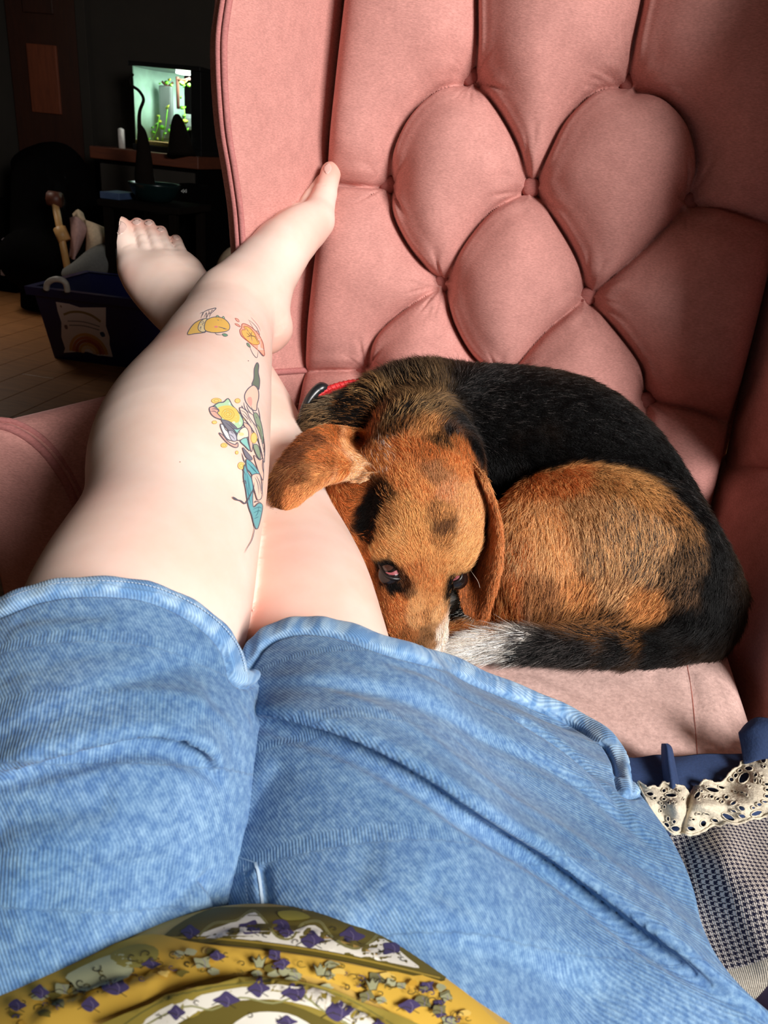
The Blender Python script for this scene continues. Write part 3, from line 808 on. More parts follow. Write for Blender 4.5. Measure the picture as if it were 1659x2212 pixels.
def hemcut(vol, H):
    H = curve_pts(H, 5); X, Y, Z = np.meshgrid(*vol.ax, indexing='ij')
    px = X / -Z * F + 829.5; py = -Y / -Z * F + 1106
    hy = np.interp(px, H[:, 0], H[:, 1])
    sl = np.gradient(H[:, 1]) / (np.gradient(H[:, 0]) + 1e-6); sl = np.clip(np.interp(px, H[:, 0], sl), -2.5, 2.5)
    D = (hy - py) / F * -Z / np.sqrt(1 + sl ** 2)
    vol.F = np.maximum(vol.F, D).astype(np.float32)
def hem_sculpt(V, Q, H, wpx=33):
    H = curve_pts(H, 6); Nn = vnormals(V, Q); px, py, d = topix(V)
    P = np.stack([px, py], 1); best = np.full(len(P), 1e9)
    for i in range(len(H) - 1):
        e = H[i + 1] - H[i]; t = np.clip((P - H[i]) @ e / (e @ e), 0, 1); q = P - (H[i] + t[:, None] * e); best = np.minimum(best, np.hypot(q[:, 0], q[:, 1]))
    vd = CAM - V; vd /= np.linalg.norm(vd, axis=1)[:, None]; front = np.clip(np.einsum('ij,ij->i', vd, Nn) * 4, 0, 1)
    wv = 1 + .25 * np.sin(np.interp(px, H[:, 0], np.cumsum(np.ones(len(H)))) * .9)
    s = best / wpx
    up = np.where(s < 1, .0022 * np.sqrt(np.clip(1 - (2 * s - 1) ** 2, 0, 1)) + .0006, 0) * wv - .0020 * np.exp(-((s - 1.08) / .10) ** 2)
    return V + Nn * (up * front)[:, None], np.clip((1.05 - s) * 8, 0, 1)
hl = .0024
def overfold(vol, pts, rise, reach, r=.0052):
    """a pleat of cloth lying over the cloth below it: a lip along the line, running back up into the surface"""
    Vc, Qc = vol.surface(0); Vc = to_room(Vc); b = bvh_of(Vc, Qc); L = []; NN = []
    for p in curve_pts(pts, 14):
        h, n = pick(b, p[0], p[1])
        if h is not None: L.append(h); NN.append(n)
    L = np.array(L); NN = np.array(NN)
    for _ in range(6): L[1:-1] = (L[:-2] + 2 * L[1:-1] + L[2:]) / 4; NN[1:-1] = (NN[:-2] + NN[1:-1] + NN[2:]) / 3
    T = np.gradient(L, axis=0); T /= np.linalg.norm(T, axis=1)[:, None]; m = len(L); acc = 9; G = []
    for i in range(m):
        if i: acc += np.linalg.norm(L[i] - L[i - 1])
        if acc < .0028: continue
        acc = 0; n = NN[i] / np.linalg.norm(NN[i])
        if n @ (CAM - L[i]) < 0: n = -n
        up = np.cross(n, T[i]); up /= np.linalg.norm(up)
        if (RW.T @ up)[1] < 0: up = -up
        e = min(1, min(i, m - 1 - i) / (m * .22)); e = e * e * (3 - 2 * e); H_ = rise * e
        A = L[i] + up * r + n * (H_ - r); P2 = L[i] + up * (reach + r); q = b.find_nearest(Vector(P2)); s_ = np.array(q[0]); B = s_ - n * (r + .0006)
        Mid = (A + B) / 2 + n * H_ * .12
        c = [np.append(RW.T @ (x - CAM), r) for x in (A, Mid, B)]
        vol.cone(c[0], c[1], .0028); vol.cone(c[1], c[2], .004); G.append((L[i] - up * .0012 + n * .0012, e))
    for (g0, e0), (g1, e1) in zip(G[:-1], G[1:]):
        vol.cone(np.append(RW.T @ (g0 - CAM), .0042 * e0 + 1e-4), np.append(RW.T @ (g1 - CAM), .0042 * e1 + 1e-4), .004, op='s')
vol = Vol((-.30, -.33, -.66), (.0, -.02, -.24), hl)
DL = [(330, 1200, .55, 235), (290, 1310, .52, 254), (265, 1400, .49, 262), (235, 1500, .465, 266), (220, 1600, .44, 275), (205, 1700, .42, 286), (188, 1850, .405, 300), (160, 2000, .398, 305), (190, 2200, .39, 320)]
ch(DL, .03); vol.cone(cn(120, 1450, .49, 200), cn(60, 1800, .42, 260), .04)
overfold(vol, [(-60, 1710), (60, 1665), (160, 1636), (280, 1610), (360, 1614), (430, 1640), (478, 1695)], .0105, .036); hemcut(vol, HEML)
V, Q = vol.surface(1); V = to_room(V); V, Q = subdiv(V, Q)
V = sculpt(V, Q, [
  ([(-40, 1590), (120, 1530), (260, 1480), (400, 1440), (500, 1420)], .0014, .02, .0016, .012, -1),
  ([(-40, 1800), (60, 1765), (170, 1745), (260, 1740)], .0022, .02, .0022, .012, 1),
  ([(40, 1960), (150, 1900), (280, 1880), (400, 1860)], .003, .02, .003, .012, -1),
  ([(20, 1345), (120, 1330), (260, 1330)], .001, .012, .001, .008, 1),
  ([(430, 1890), (452, 1930), (462, 1975)], .003, .010, .003, .006, 1), ([(300, 2000), (380, 1950), (440, 1890)], .003, .012, .002, .008, 1),
  ([(470, 1500), (440, 1560), (380, 1590)], .0015, .012, .001, .01, 1)])
V, hm = hem_sculpt(V, Q, HEML)
so = mesh_obj('denim_shorts', V, Q, M['denim'], person); set_col(so, np.stack([hm] * 3, 1), 'Hem'); so['label'] = 'light blue denim shorts leg over the tattooed leg'; twill(so, V, DL)
denL = bvh_of(V, Q)
vol = Vol((-.12, -.42, -.73), (.30, -.05, -.24), hl)
DR = [(640, 1320, .625, 145), (655, 1380, .60, 152), (690, 1470, .555, 190), (720, 1600, .51, 226), (745, 1750, .47, 256), (770, 1950, .43, 290), (790, 2150, .40, 320), (800, 2350, .37, 350)]
ch(DR, .03)
for a, b in (((650, 1320, .625, 130), (950, 1440, .652, 52)), ((950, 1440, .652, 52), (1150, 1515, .650, 42)), ((1150, 1515, .650, 42), (1310, 1610, .615, 42)), ((1310, 1610, .615, 42), (1400, 1760, .555, 55)),
             ((690, 1470, .565, 175), (1130, 1570, .625, 60)), ((720, 1600, .52, 210), (1290, 1670, .590, 62)), ((745, 1750, .48, 240), (1410, 1850, .530, 95)),
             ((745, 1680, .50, 225), (1360, 1760, .560, 80)), ((770, 1850, .46, 250), (1430, 1930, .505, 110)), ((770, 1950, .44, 270), (1450, 2010, .480, 120)), ((780, 2150, .41, 300), (1500, 2190, .43, 160)),
             ((690, 1400, .60, 140), (1050, 1500, .640, 60)), ((790, 2250, .40, 320), (1500, 2380, .40, 170))):
    vol.cone(cn(*a), cn(*b), .025)
overfold(vol, [(497, 1572), (560, 1560), (640, 1580), (760, 1622), (900, 1700), (1030, 1790), (1180, 1882), (1350, 2010), (1500, 2112), (1640, 2192), (1800, 2270)], .0130, .042)
hemcut(vol, CUTR)
vol.cone(cn(553, 1905, .405, 34), cn(690, 2030, .385, 60), .012); vol.cone(cn(553, 1905, .405, 34), cn(500, 1990, .39, 80), .012); vol.cone(cn(515, 1960, .43, 75), cn(540, 2300, .40, 200), .02)
V, Q = vol.surface(1); V = to_room(V); V, Q = subdiv(V, Q)
V = sculpt(V, Q, [
  ([(560, 1480), (700, 1478), (850, 1500), (1000, 1565), (1200, 1660), (1340, 1765), (1480, 1890)], .0018, .016, .0030, .010, -1),
  ([(800, 1420), (950, 1475), (1100, 1545), (1250, 1640), (1350, 1720)], .0018, .012, .002, .009, 1),
  ([(1290, 1600), (1320, 1640), (1330, 1680)], .002, .010, .004, .006, 1), ([(1100, 1540), (1200, 1600), (1290, 1680), (1380, 1800)], .0012, .014, .0025, .008, -1),
  ([(740, 2000), (860, 2030), (1010, 2050), (1200, 2105), (1380, 2180)], .004, .025, .005, .02, -1),
  ([(560, 1866), (568, 1920), (575, 1980)], .002, .006, .003, .004, 1),
  ([(620, 1640), (560, 1720), (530, 1800)], .0015, .02, .0015, .012, 1), ([(900, 1900), (1050, 1980), (1200, 2020)], .0015, .02, .002, .015, 1)])
V, hm = hem_sculpt(V, Q, HEMR, 31)
so = mesh_obj('denim_shorts', V, Q, M['denim'], person); set_col(so, np.stack([hm] * 3, 1), 'Hem'); so['label'] = 'light blue denim shorts leg with wide spread hem beside the dog'; twill(so, V, DR)
denR = bvh_of(V, Q)
# stitching along the hems and the crotch seam
M['thread'] = attr_mat('stitch_thread', .8)
ik = Ink(denL, .0006); H = curve_pts(HEML, 10)
for i in range(8, len(H) - 2, 1):
    a = H[i] + (0, 7); b = H[i] + (H[i + 1] - H[i]) * .6 + (0, 7)
    ik.line([a, b], 1.6, (196, 212, 228), 0)
ik.build('hem_stitching', M['thread'], person)['kind'] = 'stuff'
ik = Ink(denR, .0008)
ik.line([(553, 1863), (560, 1900), (566, 1950), (568, 1975)], 6, (176, 196, 214)); ik.line([(470, 1850), (500, 1848), (535, 1858), (553, 1864)], 3, (150, 178, 204))
for y in range(1868, 1960, 9): ik.line([(527 + (y - 1868) * .12, y), (528 + (y - 1868) * .12, y + 5)], 2, (190, 206, 222), 0)
ik.build('crotch_seam', M['thread'], person)['label'] = 'pale worn seam'
# ------------------------------------------------------------------ the dog
dog = empty('dog', (.10, .80, .53), 'black, tan and white beagle curled up on the pink seat, muzzle against the bare leg', 'dog')
BODY = [
 ([(690, 910, .812, 34), (762, 915, .812, 50), (840, 905, .825, 80), (920, 905, .845, 105), (980, 945, .865, 120)], .02),   # nape
 ([(980, 945, .865, 125), (1080, 965, .865, 142), (1200, 985, .855, 148), (1290, 1045, .835, 136), (1365, 1130, .805, 118), (1410, 1220, .775, 110), (1435, 1300, .755, 94)], .03),
 ([(980, 1000, .90, 130), (1150, 1060, .90, 150), (1320, 1160, .84, 125), (1420, 1290, .79, 98)], .03),                     # lower flank, on the seat
 ([(1190, 1130, .765, 104), (1300, 1150, .755, 132), (1400, 1200, .755, 128), (1420, 1270, .745, 90)], .02),                 # folded thigh
 ([(1160, 1150, .750, 88), (1150, 1230, .742, 82), (1160, 1290, .738, 62)], .02), ([(1300, 1180, .745, 130), (1280, 1270, .735, 76)], .02),
 ([(1090, 1300, .745, 40), (1250, 1310, .735, 46), (1380, 1290, .735, 56)], .015),
 ([(1450, 1240, .765, 110), (1500, 1300, .775, 85), (1500, 1370, .765, 55)], .02),
 ([(1500, 1360, .757, 50), (1440, 1395, .735, 38), (1300, 1400, .712, 34), (1180, 1394, .700, 32), (1090, 1392, .695, 30), (1010, 1398, .692, 17), (975, 1404, .69, 7)], .008),  # tail
 ([(1060, 1310, .775, 40), (1000, 1362, .745, 30), (950, 1395, .735, 28)], .012),                                            # tan foreleg
 ([(1000, 1320, .80, 50), (960, 1350, .78, 40)], .012), ([(900, 960, .88, 110), (870, 1120, .84, 90), (900, 1250, .80, 60)], .02),
]
HEAD = [
 ([(905, 935, .800, 92), (908, 985, .765, 100), (912, 1045, .735, 106), (920, 1110, .712, 104), (922, 1170, .705, 88)], .02),
 ([(820, 1070, .745, 92), (800, 1150, .742, 84), (805, 1230, .738, 72), (835, 1300, .730, 62)], .018),
 ([(765, 1085, .765, 78), (775, 1170, .758, 68), (800, 1250, .748, 58)], .016),
 ([(905, 1200, .700, 72), (893, 1270, .697, 62), (892, 1340, .697, 55), (908, 1400, .700, 46), (925, 1450, .702, 36)], .014),
 ([(838, 1300, .715, 50), (870, 1370, .712, 50), (900, 1430, .712, 40)], .012),
 ([(985, 1165, .705, 36), (978, 1205, .695, 32)], .014), ([(852, 1170, .688, 36), (830, 1190, .692, 26)], .016),
 ([(950, 1010, .765, 90), (980, 1080, .740, 60)], .02),
]
vol = Vol((-.115, -.175, -1.0), (.375, .165, -.62), .0029)
for nodes, k in BODY: ch(nodes, k)
FB = vol.F.copy(); vol.F[:] = 1
for nodes, k in HEAD: ch(nodes, k)
# eye sockets and the hollow before the brow
vol.cone(cn(843, 1243, .668, 20), cn(868, 1262, .668, 14), .008, op='s'); vol.cone(cn(988, 1250, .672, 16), cn(978, 1258, .672, 12), .006, op='s')
vol.cone(cn(830, 1300, .655, 30), cn(862, 1400, .655, 22), .012, op='s')
k = .006; h_ = np.clip(.5 + .5 * (FB - vol.F) / k, 0, 1); vol.F = (FB * (1 - h_) + vol.F * h_ - k * h_ * (1 - h_)).astype(np.float32)
V, Q = vol.surface(1); V = to_room(V)
dogV, dogQ = V, Q; dog_bvh = bvh_of(V, Q)

BLK = (7, 6, 6); TAN = (226, 154, 92); RED = (196, 110, 56); DRK = (92, 52, 30); WHT = (244, 232, 220); THI = (218, 166, 114); GRY = (72, 66, 64); BRN = (140, 92, 52)
# pelt: seeds on the surface (pixel, colour A, colour B, share of B among the strands)
PELT = [(690, 900, BLK, (170, 135, 95), .35), (665, 890, (130, 108, 80), BLK, .55), (740, 870, BLK, BRN, .1), (780, 880, BLK, BRN, .12), (760, 920, BLK, BRN, .12), (800, 900, BLK, BRN, .25), (860, 900, BLK, (178, 138, 90), .35), (700, 870, (130, 110, 85), BLK, .5),
 (830, 865, BLK, (178, 138, 90), .30), (870, 840, (150, 116, 78), BLK, .72), (900, 880, BLK, (178, 138, 90), .36), (850, 815, (110, 92, 70), BLK, .72), (800, 840, BLK, (178, 138, 90), .3), (940, 880, (150, 116, 78), BLK, .65), (860, 920, BRN, BLK, .45), (925, 930, BRN, TAN, .4), (955, 950, BRN, BLK, .5),
 (800, 930, DRK, RED, .5), (985, 900, BLK, GRY, .1), (975, 940, GRY, BLK, .6), (1000, 975, RED, BRN, .3), (985, 955, BRN, RED, .4), (1025, 975, BLK, BLK, 0),
 (1050, 850, BLK, GRY, .12), (1050, 950, BLK, GRY, .03), (1060, 1040, BLK, BLK, 0), (1130, 880, BLK, GRY, .05), (1150, 990, BLK, BLK, 0), (1080, 1030, BLK, BLK, 0), (1250, 900, BLK, GRY, .03), (1250, 975, BLK, BLK, 0), (1330, 930, BLK, GRY, .03), (1380, 990, BLK, BLK, 0),
 (1440, 1030, BLK, GRY, .08), (1480, 1075, BLK, GRY, .1), (1510, 1110, BLK, GRY, .1), (1535, 1150, BLK, GRY, .05), (1545, 1200, BLK, BLK, 0), (1535, 1260, BLK, BLK, 0), (1530, 1330, BLK, BLK, 0), (1480, 1340, BLK, BLK, 0), (1430, 1010, BLK, BLK, 0), (1090, 1010, BLK, BLK, 0), (1180, 1003, BLK, BLK, 0), (1320, 990, BLK, BLK, 0),
 (1110, 1060, RED, TAN, .6), (1160, 1040, TAN, RED, .5), (1240, 1030, TAN, RED, .5), (1320, 1035, (196, 140, 84), BLK, .15), (1390, 1065, (196, 140, 84), BLK, .2), (1450, 1100, (180, 124, 74), BLK, .3), (1490, 1150, (150, 106, 66), BLK, .4), (1500, 1200, (120, 88, 60), BLK, .5), (1480, 1270, (110, 80, 56), BLK, .5),
 (1100, 1120, TAN, THI, .5), (1180, 1120, THI, TAN, .4), (1260, 1100, THI, BRN, .3), (1340, 1120, THI, GRY, .3), (1420, 1150, THI, GRY, .35), (1100, 1200, THI, RED, .35), (1200, 1200, THI, TAN, .3), (1300, 1200, THI, GRY, .22), (1400, 1220, THI, GRY, .4), (1450, 1230, (150, 112, 78), BLK, .45),
 (1090, 1270, RED, TAN, .3), (1090, 1330, RED, TAN, .3), (1170, 1280, (176, 118, 72), DRK, .3), (1250, 1280, TAN, DRK, .25), (1330, 1270, THI, DRK, .3), (1400, 1300, TAN, BRN, .3), (1200, 1325, BRN, DRK, .4), (1300, 1330, BRN, BLK, .4),
 (970, 1404, WHT, (200, 180, 160), .2), (1000, 1395, WHT, (200, 180, 160), .15), (1040, 1375, WHT, (210, 190, 170), .15), (1040, 1415, WHT, (210, 190, 170), .15), (1080, 1395, WHT, GRY, .25), (1070, 1420, WHT, GRY, .2), (1085, 1360, WHT, BRN, .3),
 (1120, 1375, GRY, WHT, .25), (1115, 1410, BLK, WHT, .25), (1150, 1400, BLK, GRY, .3), (1200, 1400, BLK, GRY, .3), (1180, 1355, BLK, BRN, .5), (1260, 1362, BRN, BLK, .5), (1260, 1400, BLK, GRY, .25), (1340, 1400, BLK, GRY, .1), (1350, 1365, BRN, BLK, .6), (1420, 1400, BLK, BLK, 0),
 (1000, 1365, TAN, RED, .4), (975, 1385, TAN, RED, .4), (1000, 1318, BLK, WHT, .15), (985, 1300, WHT, GRY, .3),
 (870, 970, RED, TAN, .4), (830, 985, TAN, WHT, .1), (930, 975, RED, BRN, .3), (985, 1000, RED, TAN, .4), (870, 1030, TAN, RED, .25), (920, 1060, TAN, RED, .2), (965, 1060, (214, 150, 104), RED, .15), (1005, 1080, (220, 160, 110), TAN, .2), (945, 1030, (186, 126, 84), BRN, .3),
 (905, 1130, (218, 162, 98), TAN, .3), (870, 1100, (210, 156, 96), TAN, .3), (1005, 1130, (224, 166, 112), TAN, .2), (955, 1110, BRN, TAN, .4), (958, 1135, (88, 54, 32), BRN, .3), (955, 1165, BRN, TAN, .4), (915, 1180, TAN, (218, 162, 98), .4), (1000, 1180, (224, 168, 110), TAN, .2), (990, 1215, (222, 164, 104), TAN, .2),
 (855, 1170, (216, 164, 104), TAN, .3), (820, 1195, (216, 164, 104), TAN, .3), (880, 1200, TAN, (218, 162, 98), .3), (940, 1220, (206, 142, 84), TAN, .3), (905, 1240, (196, 130, 76), RED, .3), (935, 1270, (200, 136, 80), RED, .3),
 (800, 1080, BLK, BLK, 0), (815, 1095, BLK, BLK, .0), (785, 1100, BLK, BLK, 0), (790, 1130, BLK, BLK, 0), (808, 1125, BLK, DRK, .1), (798, 1155, BLK, RED, .15), (830, 1080, BLK, TAN, .25), (838, 1110, (190, 136, 84), BLK, .15), (826, 1140, (200, 146, 90), BLK, .12), (770, 1070, RED, BRN, .4), (760, 1090, RED, BRN, .3),
 (735, 1080, RED, TAN, .3), (720, 1100, RED, TAN, .3), (745, 1130, (184, 110, 62), RED, .3), (770, 1180, (180, 108, 58), RED, .3), (790, 1220, RED, TAN, .2), (800, 1270, RED, TAN, .3), (830, 1300, (176, 104, 56), TAN, .25), (860, 1310, RED, TAN, .3), (850, 1350, RED, TAN, .3), (880, 1370, (170, 100, 54), BRN, .3), (845, 1335, RED, TAN, .3),
 (905, 1310, (206, 150, 98), TAN, .3), (893, 1340, (214, 160, 108), TAN, .3), (925, 1330, (150, 100, 62), TAN, .3), (925, 1370, (112, 76, 48), BRN, .4), (915, 1400, (104, 72, 46), BRN, .3), (942, 1330, (210, 160, 110), TAN, .2), (952, 1375, (226, 196, 170), WHT, .4), (952, 1405, WHT, (226, 196, 170), .3), (936, 1395, (160, 116, 80), BRN, .3), (938, 1360, (170, 124, 84), BRN, .3), (930, 1300, (190, 130, 80), TAN, .3),
 (838, 1225, BLK, BLK, 0), (850, 1262, BLK, BLK, 0), (866, 1272, BLK, BLK, 0), (874, 1262, (110, 70, 44), BLK, .3), (826, 1240, BLK, BLK, 0), (984, 1268, BLK, BLK, 0), (973, 1272, BLK, BRN, .1), (992, 1252, BLK, BLK, 0)]
def seeds3(PL, bvh):
    P = []; A = []; B = []; S = []
    for px, py, a, b, s_ in PL:
        h, _ = pick(bvh, px, py)
        if h is None: continue
        P.append(h); A.append(s2l(a)); B.append(s2l(b)); S.append(s_)
    return np.array(P), np.array(A), np.array(B), np.array(S)
def pelt(X, sd, rnd=None, pw=7):
    P, A, B, S = sd; out = np.zeros((len(X), 3)); rs = np.random.RandomState(3)
    Xn = X + .0035 * (np.stack([cell_noise(X, 160, s_) for s_ in (1, 2, 3)], 1) - .5) * 2
    for i in range(0, len(X), 20000):
        x = Xn[i:i + 20000]; d = np.sqrt(((x[:, None] - P[None]) ** 2).sum(2)) + .0015
        w = d ** -pw; w /= w.sum(1)[:, None]
        a = w @ A; b = w @ B; s_ = w @ S
        if rnd is None: out[i:i + 20000] = a * (1 - s_[:, None]) + b * s_[:, None]
        else:
            m = rs.rand(len(x)) < s_; out[i:i + 20000] = np.where(m[:, None], b, a)
    return out
DS = seeds3(PELT, dog_bvh)
M['hide'] = attr_mat('short_dog_hide', .8, .1)
do = mesh_obj('body', dogV, dogQ, M['hide'], dog); set_col(do, pelt(dogV, DS) * .7)

# direction of the coat, as seen: (pixel, direction x, direction y (down), length in mm, lift)
FLOW = [(690, 880, -1, .4, 11, .5), (760, 880, -.8, -.1, 9, .3), (850, 860, -.6, -.9, 13, .6), (880, 825, -.3, -1, 15, .7), (930, 890, .5, -.6, 12, .5), (900, 930, .3, -1, 9, .35),
 (1000, 900, .9, .3, 10, .2), (1150, 930, 1, .15, 9, .15), (1300, 960, .9, .4, 9, .15), (1430, 1050, .6, .8, 9, .15), (1520, 1170, .2, 1, 9, .2), (1520, 1300, -.4, 1, 10, .2),
 (1100, 1060, .2, .9, 7, .2), (1130, 1150, .1, 1, 9, .2), (1250, 1080, .35, .9, 10, .25), (1250, 1200, .0, 1, 11, .25), (1350, 1150, .1, 1, 11, .25), (1420, 1200, -.3, 1, 11, .25), (1400, 1280, -.6, .8, 11, .25), (1280, 1290, -.35, .9, 12, .25), (1150, 1290, -.1, 1, 11, .25), (1090, 1300, -.1, 1, 9, .2),
 (1450, 1390, -1, .1, 15, .2), (1300, 1400, -1, .1, 18, .22), (1150, 1395, -1, .1, 20, .25), (1050, 1395, -1, .15, 22, .22), (980, 1403, -1, .2, 15, .15), (1280, 1355, -1, .1, 18, .35), (1150, 1430, -1, .3, 18, .2),
 (990, 1365, -.6, .5, 7, .2), (860, 960, -.5, -.6, 7, .25), (930, 990, 0, -1, 6, .2), (870, 1040, -.5, -.9, 6, .2), (950, 1080, -.05, -1, 5.5, .2), (1005, 1060, .3, -.9, 5.5, .2), (1010, 1140, .5, -.8, 5.5, .2), (900, 1140, -.3, -1, 5.5, .2), (830, 1110, -.8, -.5, 6, .2), (790, 1120, -.4, .3, 6, .2),
 (850, 1180, -.7, -.6, 5, .2), (980, 1190, .5, -.7, 5, .2), (920, 1210, -.1, -1, 4.5, .2), (905, 1290, -.05, -1, 4, .15), (930, 1380, .0, -1, 3.5, .12), (860, 1330, -.3, -.9, 4.5, .15), (800, 1250, -.3, -.8, 5.5, .2), (750, 1150, -.45, -.8, 6.5, .2), (720, 1090, -.5, -.7, 7, .2), (945, 1400, .2, -1, 4, .15), (840, 1290, -.4, -.9, 4, .12)]
def flow3(FL, bvh):
    P = []; D = []; L = []
    for px, py, dx, dy, ln, lf in FL:
        h, n = pick(bvh, px, py)
        if h is None: continue
        v = RW @ np.array([dx, -dy, 0.0]); P.append(h); D.append(v / np.linalg.norm(v)); L.append((ln * .001, lf))
    return np.array(P), np.array(D), np.array(L)
def coat(name, V, Q, sd, fl, count, r_root, mat, parent, seed=1, front=True, mask=None, lenmul=1.0, pw=7):
    """short fur: real hair strands rooted evenly on the surface"""
    rs = np.random.RandomState(seed)
    T = np.concatenate([Q[:, [0, 1, 2]], Q[:, [0, 2, 3]]]) if Q.shape[1] == 4 else Q
    a, b, c = V[T[:, 0]], V[T[:, 1]], V[T[:, 2]]; cr = np.cross(b - a, c - a); ar = np.linalg.norm(cr, axis=1) / 2
    Nn = cr / (2 * ar[:, None] + 1e-15); ctr = (a + b + c) / 3
    vd = CAM - ctr; dist = np.linalg.norm(vd, axis=1); vd /= dist[:, None]; f = np.einsum('ij,ij->i', Nn, vd)
    wt = ar * np.where(f > -.15, 1.0, .12)          # thinner where it lies against the seat
    if mask is not None: wt = wt * mask(ctr)
    pr = wt / wt.sum(); idx = rs.choice(len(T), count, p=pr)
    u = rs.rand(count, 2); fl_ = u.sum(1) > 1; u[fl_] = 1 - u[fl_]
    P = a[idx] + u[:, :1] * (b - a)[idx] + u[:, 1:] * (c - a)[idx]
    VN = vnormals(V, Q); n = VN[T[idx, 0]] * (1 - u.sum(1))[:, None] + VN[T[idx, 1]] * u[:, :1] + VN[T[idx, 2]] * u[:, 1:]; n /= np.linalg.norm(n, axis=1)[:, None] + 1e-12
    FP, FD, FLn = fl; D = np.zeros_like(P); L = np.zeros((count, 2))
    for i in range(0, count, 20000):
        x = P[i:i + 20000]; d = np.sqrt(((x[:, None] - FP[None]) ** 2).sum(2)) + .004; w_ = d ** -4; w_ /= w_.sum(1)[:, None]
        D[i:i + 20000] = w_ @ FD; L[i:i + 20000] = w_ @ FLn
    D -= n * np.einsum('ij,ij->i', D, n)[:, None]; D /= np.linalg.norm(D, axis=1)[:, None] + 1e-9
    D += .16 * rs.randn(count, 3); cl = np.stack([cell_noise(P, 190, s_) for s_ in (4, 5, 6)], 1) - .5; D += .55 * cl
    ln = L[:, 0] * rs.uniform(.65, 1.15, count) * lenmul; lf = L[:, 1] * rs.uniform(.6, 1.4, count)
    p1 = P + (D * .45 + n * lf[:, None] * .45) * ln[:, None]; p2 = P + (D * .95 + n * (lf * .55)[:, None]) * ln[:, None]
    p0 = P - n * .0008
    pts = np.stack([p0, P + (p1 - P) * .45 + n * (ln * .05)[:, None], p1, p2], 1).astype(np.float32)
    col = pelt(P, sd, rnd=True, pw=pw); col = col * rs.uniform(.75, 1.65, count)[:, None]
    hc = bpy.data.hair_curves.new(name); hc.add_curves([4] * count)
    hc.attributes['position'].data.foreach_set('vector', pts.ravel())
    ra = hc.attributes.get('radius') or hc.attributes.new('radius', 'FLOAT', 'POINT')
    rr = np.tile(np.array([1, .95, .7, .12], np.float32) * r_root, count) ; ra.data.foreach_set('value', rr)
    ca = hc.attributes.new('Col', 'FLOAT_COLOR', 'CURVE'); cc = np.ones((count, 4), np.float32); cc[:, :3] = np.clip(col, 0, 1); ca.data.foreach_set('color', cc.ravel())
    hc.materials.append(mat)
    o = bpy.data.objects.new(name, hc); COL.objects.link(o); o.parent = parent; o.matrix_parent_inverse = parent.matrix_world.inverted()
    o['kind'] = 'stuff'; return o
def fur_mat():
    m, t, b = nt('dog_fur'); a = N(t, 'ShaderNodeAttribute', attribute_name='Col')
    t.links.new(a.outputs['Color'], b.inputs['Base Color']); b.inputs['Roughness'].default_value = .45; b.inputs['Specular IOR Level'].default_value = .18
    return m
M['fur'] = fur_mat()
DF = flow3(FLOW, dog_bvh)
coat('fur', dogV, dogQ, DS, DF, 230000, .00016, M['fur'], dog)

# ears: thick soft flaps built from rows of points, far edge to near rim
def R3(rows, dd=0): return [[at(p[0], p[1], p[2] + dd) for p in r] for r in rows]
def sdep(px, py):
    h, _ = pick(dog_bvh, px, py); return 9.0 if h is None else float(-((h - CAM) @ RW)[2])
def earpt(p):
    x, y, d = p; d = d - .060 - .034 * min(1, max(0, (700 - x) / 90)); s_ = sdep(x, y)
    if x > 745: d = s_ - .009 + .016 * min(1, (x - 760) / 90)
    return at(x, y, d)
earL = [[earpt(p) for p in r] for r in ([[(856, 944, .770), (775, 928, .772), (720, 918, .775), (672, 926, .778), (640, 948, .785)],
           [(858, 972, .755), (775, 958, .755), (715, 952, .758), (655, 965, .762), (605, 992, .778)],
           [(854, 1000, .742), (780, 990, .738), (715, 985, .735), (645, 1002, .742), (586, 1024, .765)],
           [(840, 1020, .738), (778, 1012, .728), (712, 1014, .722), (640, 1040, .730), (578, 1056, .762)],
           [(806, 1022, .742), (765, 1026, .728), (705, 1036, .720), (650, 1068, .724), (594, 1100, .750)],
           [(800, 1030, .752), (755, 1036, .744), (704, 1044, .738), (662, 1074, .738), (618, 1114, .742)],
           [(798, 1030, .764), (752, 1036, .760), (706, 1046, .756), (668, 1070, .756), (636, 1098, .760)]])]
eo, eV, eQ = sheet('ear', earL, .0032, M['hide'], dog, 8); ear_b = bvh_of(eV, eQ)
EP = [(820, 960, TAN, RED, .4), (780, 950, RED, TAN, .5), (720, 940, RED, BRN, .3), (670, 950, (136, 76, 40), DRK, .4), (640, 985, (110, 62, 34), DRK, .5), (600, 1020, (104, 62, 36), BRN, .5), (700, 990, RED, BRN, .3), (650, 1020, (124, 70, 38), BRN, .4), (590, 1060, (80, 48, 30), BRN, .5), (600, 1090, (90, 52, 30), BRN, .4),
      (790, 990, (226, 180, 140), TAN, .4), (760, 975, (214, 156, 110), TAN, .4), (800, 1012, (226, 186, 150), TAN, .4), (750, 1015, RED, TAN, .4), (760, 1030, (226, 180, 140), TAN, .3), (700, 1030, (196, 126, 76), TAN, .3), (660, 1060, (206, 136, 84), TAN, .3), (630, 1095, (200, 130, 78), TAN, .3), (705, 1042, (206, 150, 110), TAN, .4), (640, 1085, (206, 136, 84), TAN, .3)]
ES = seeds3(EP, ear_b); set_col(eo, pelt(eV, ES) * .55)
EF = flow3([(800, 970, -1, .0, 6, .2), (740, 960, -1, .1, 6, .2), (670, 970, -.9, .4, 6, .2), (600, 1030, -.6, .8, 6, .2), (720, 1010, -1, .2, 6, .2), (650, 1060, -.8, .7, 5, .25), (620, 1100, -.6, .8, 5, .2), (780, 1020, -1, .1, 5, .2)], ear_b)
coat('ear_fur', eV, eQ, ES, EF, 26000, .00015, M['fur'], dog, 2)
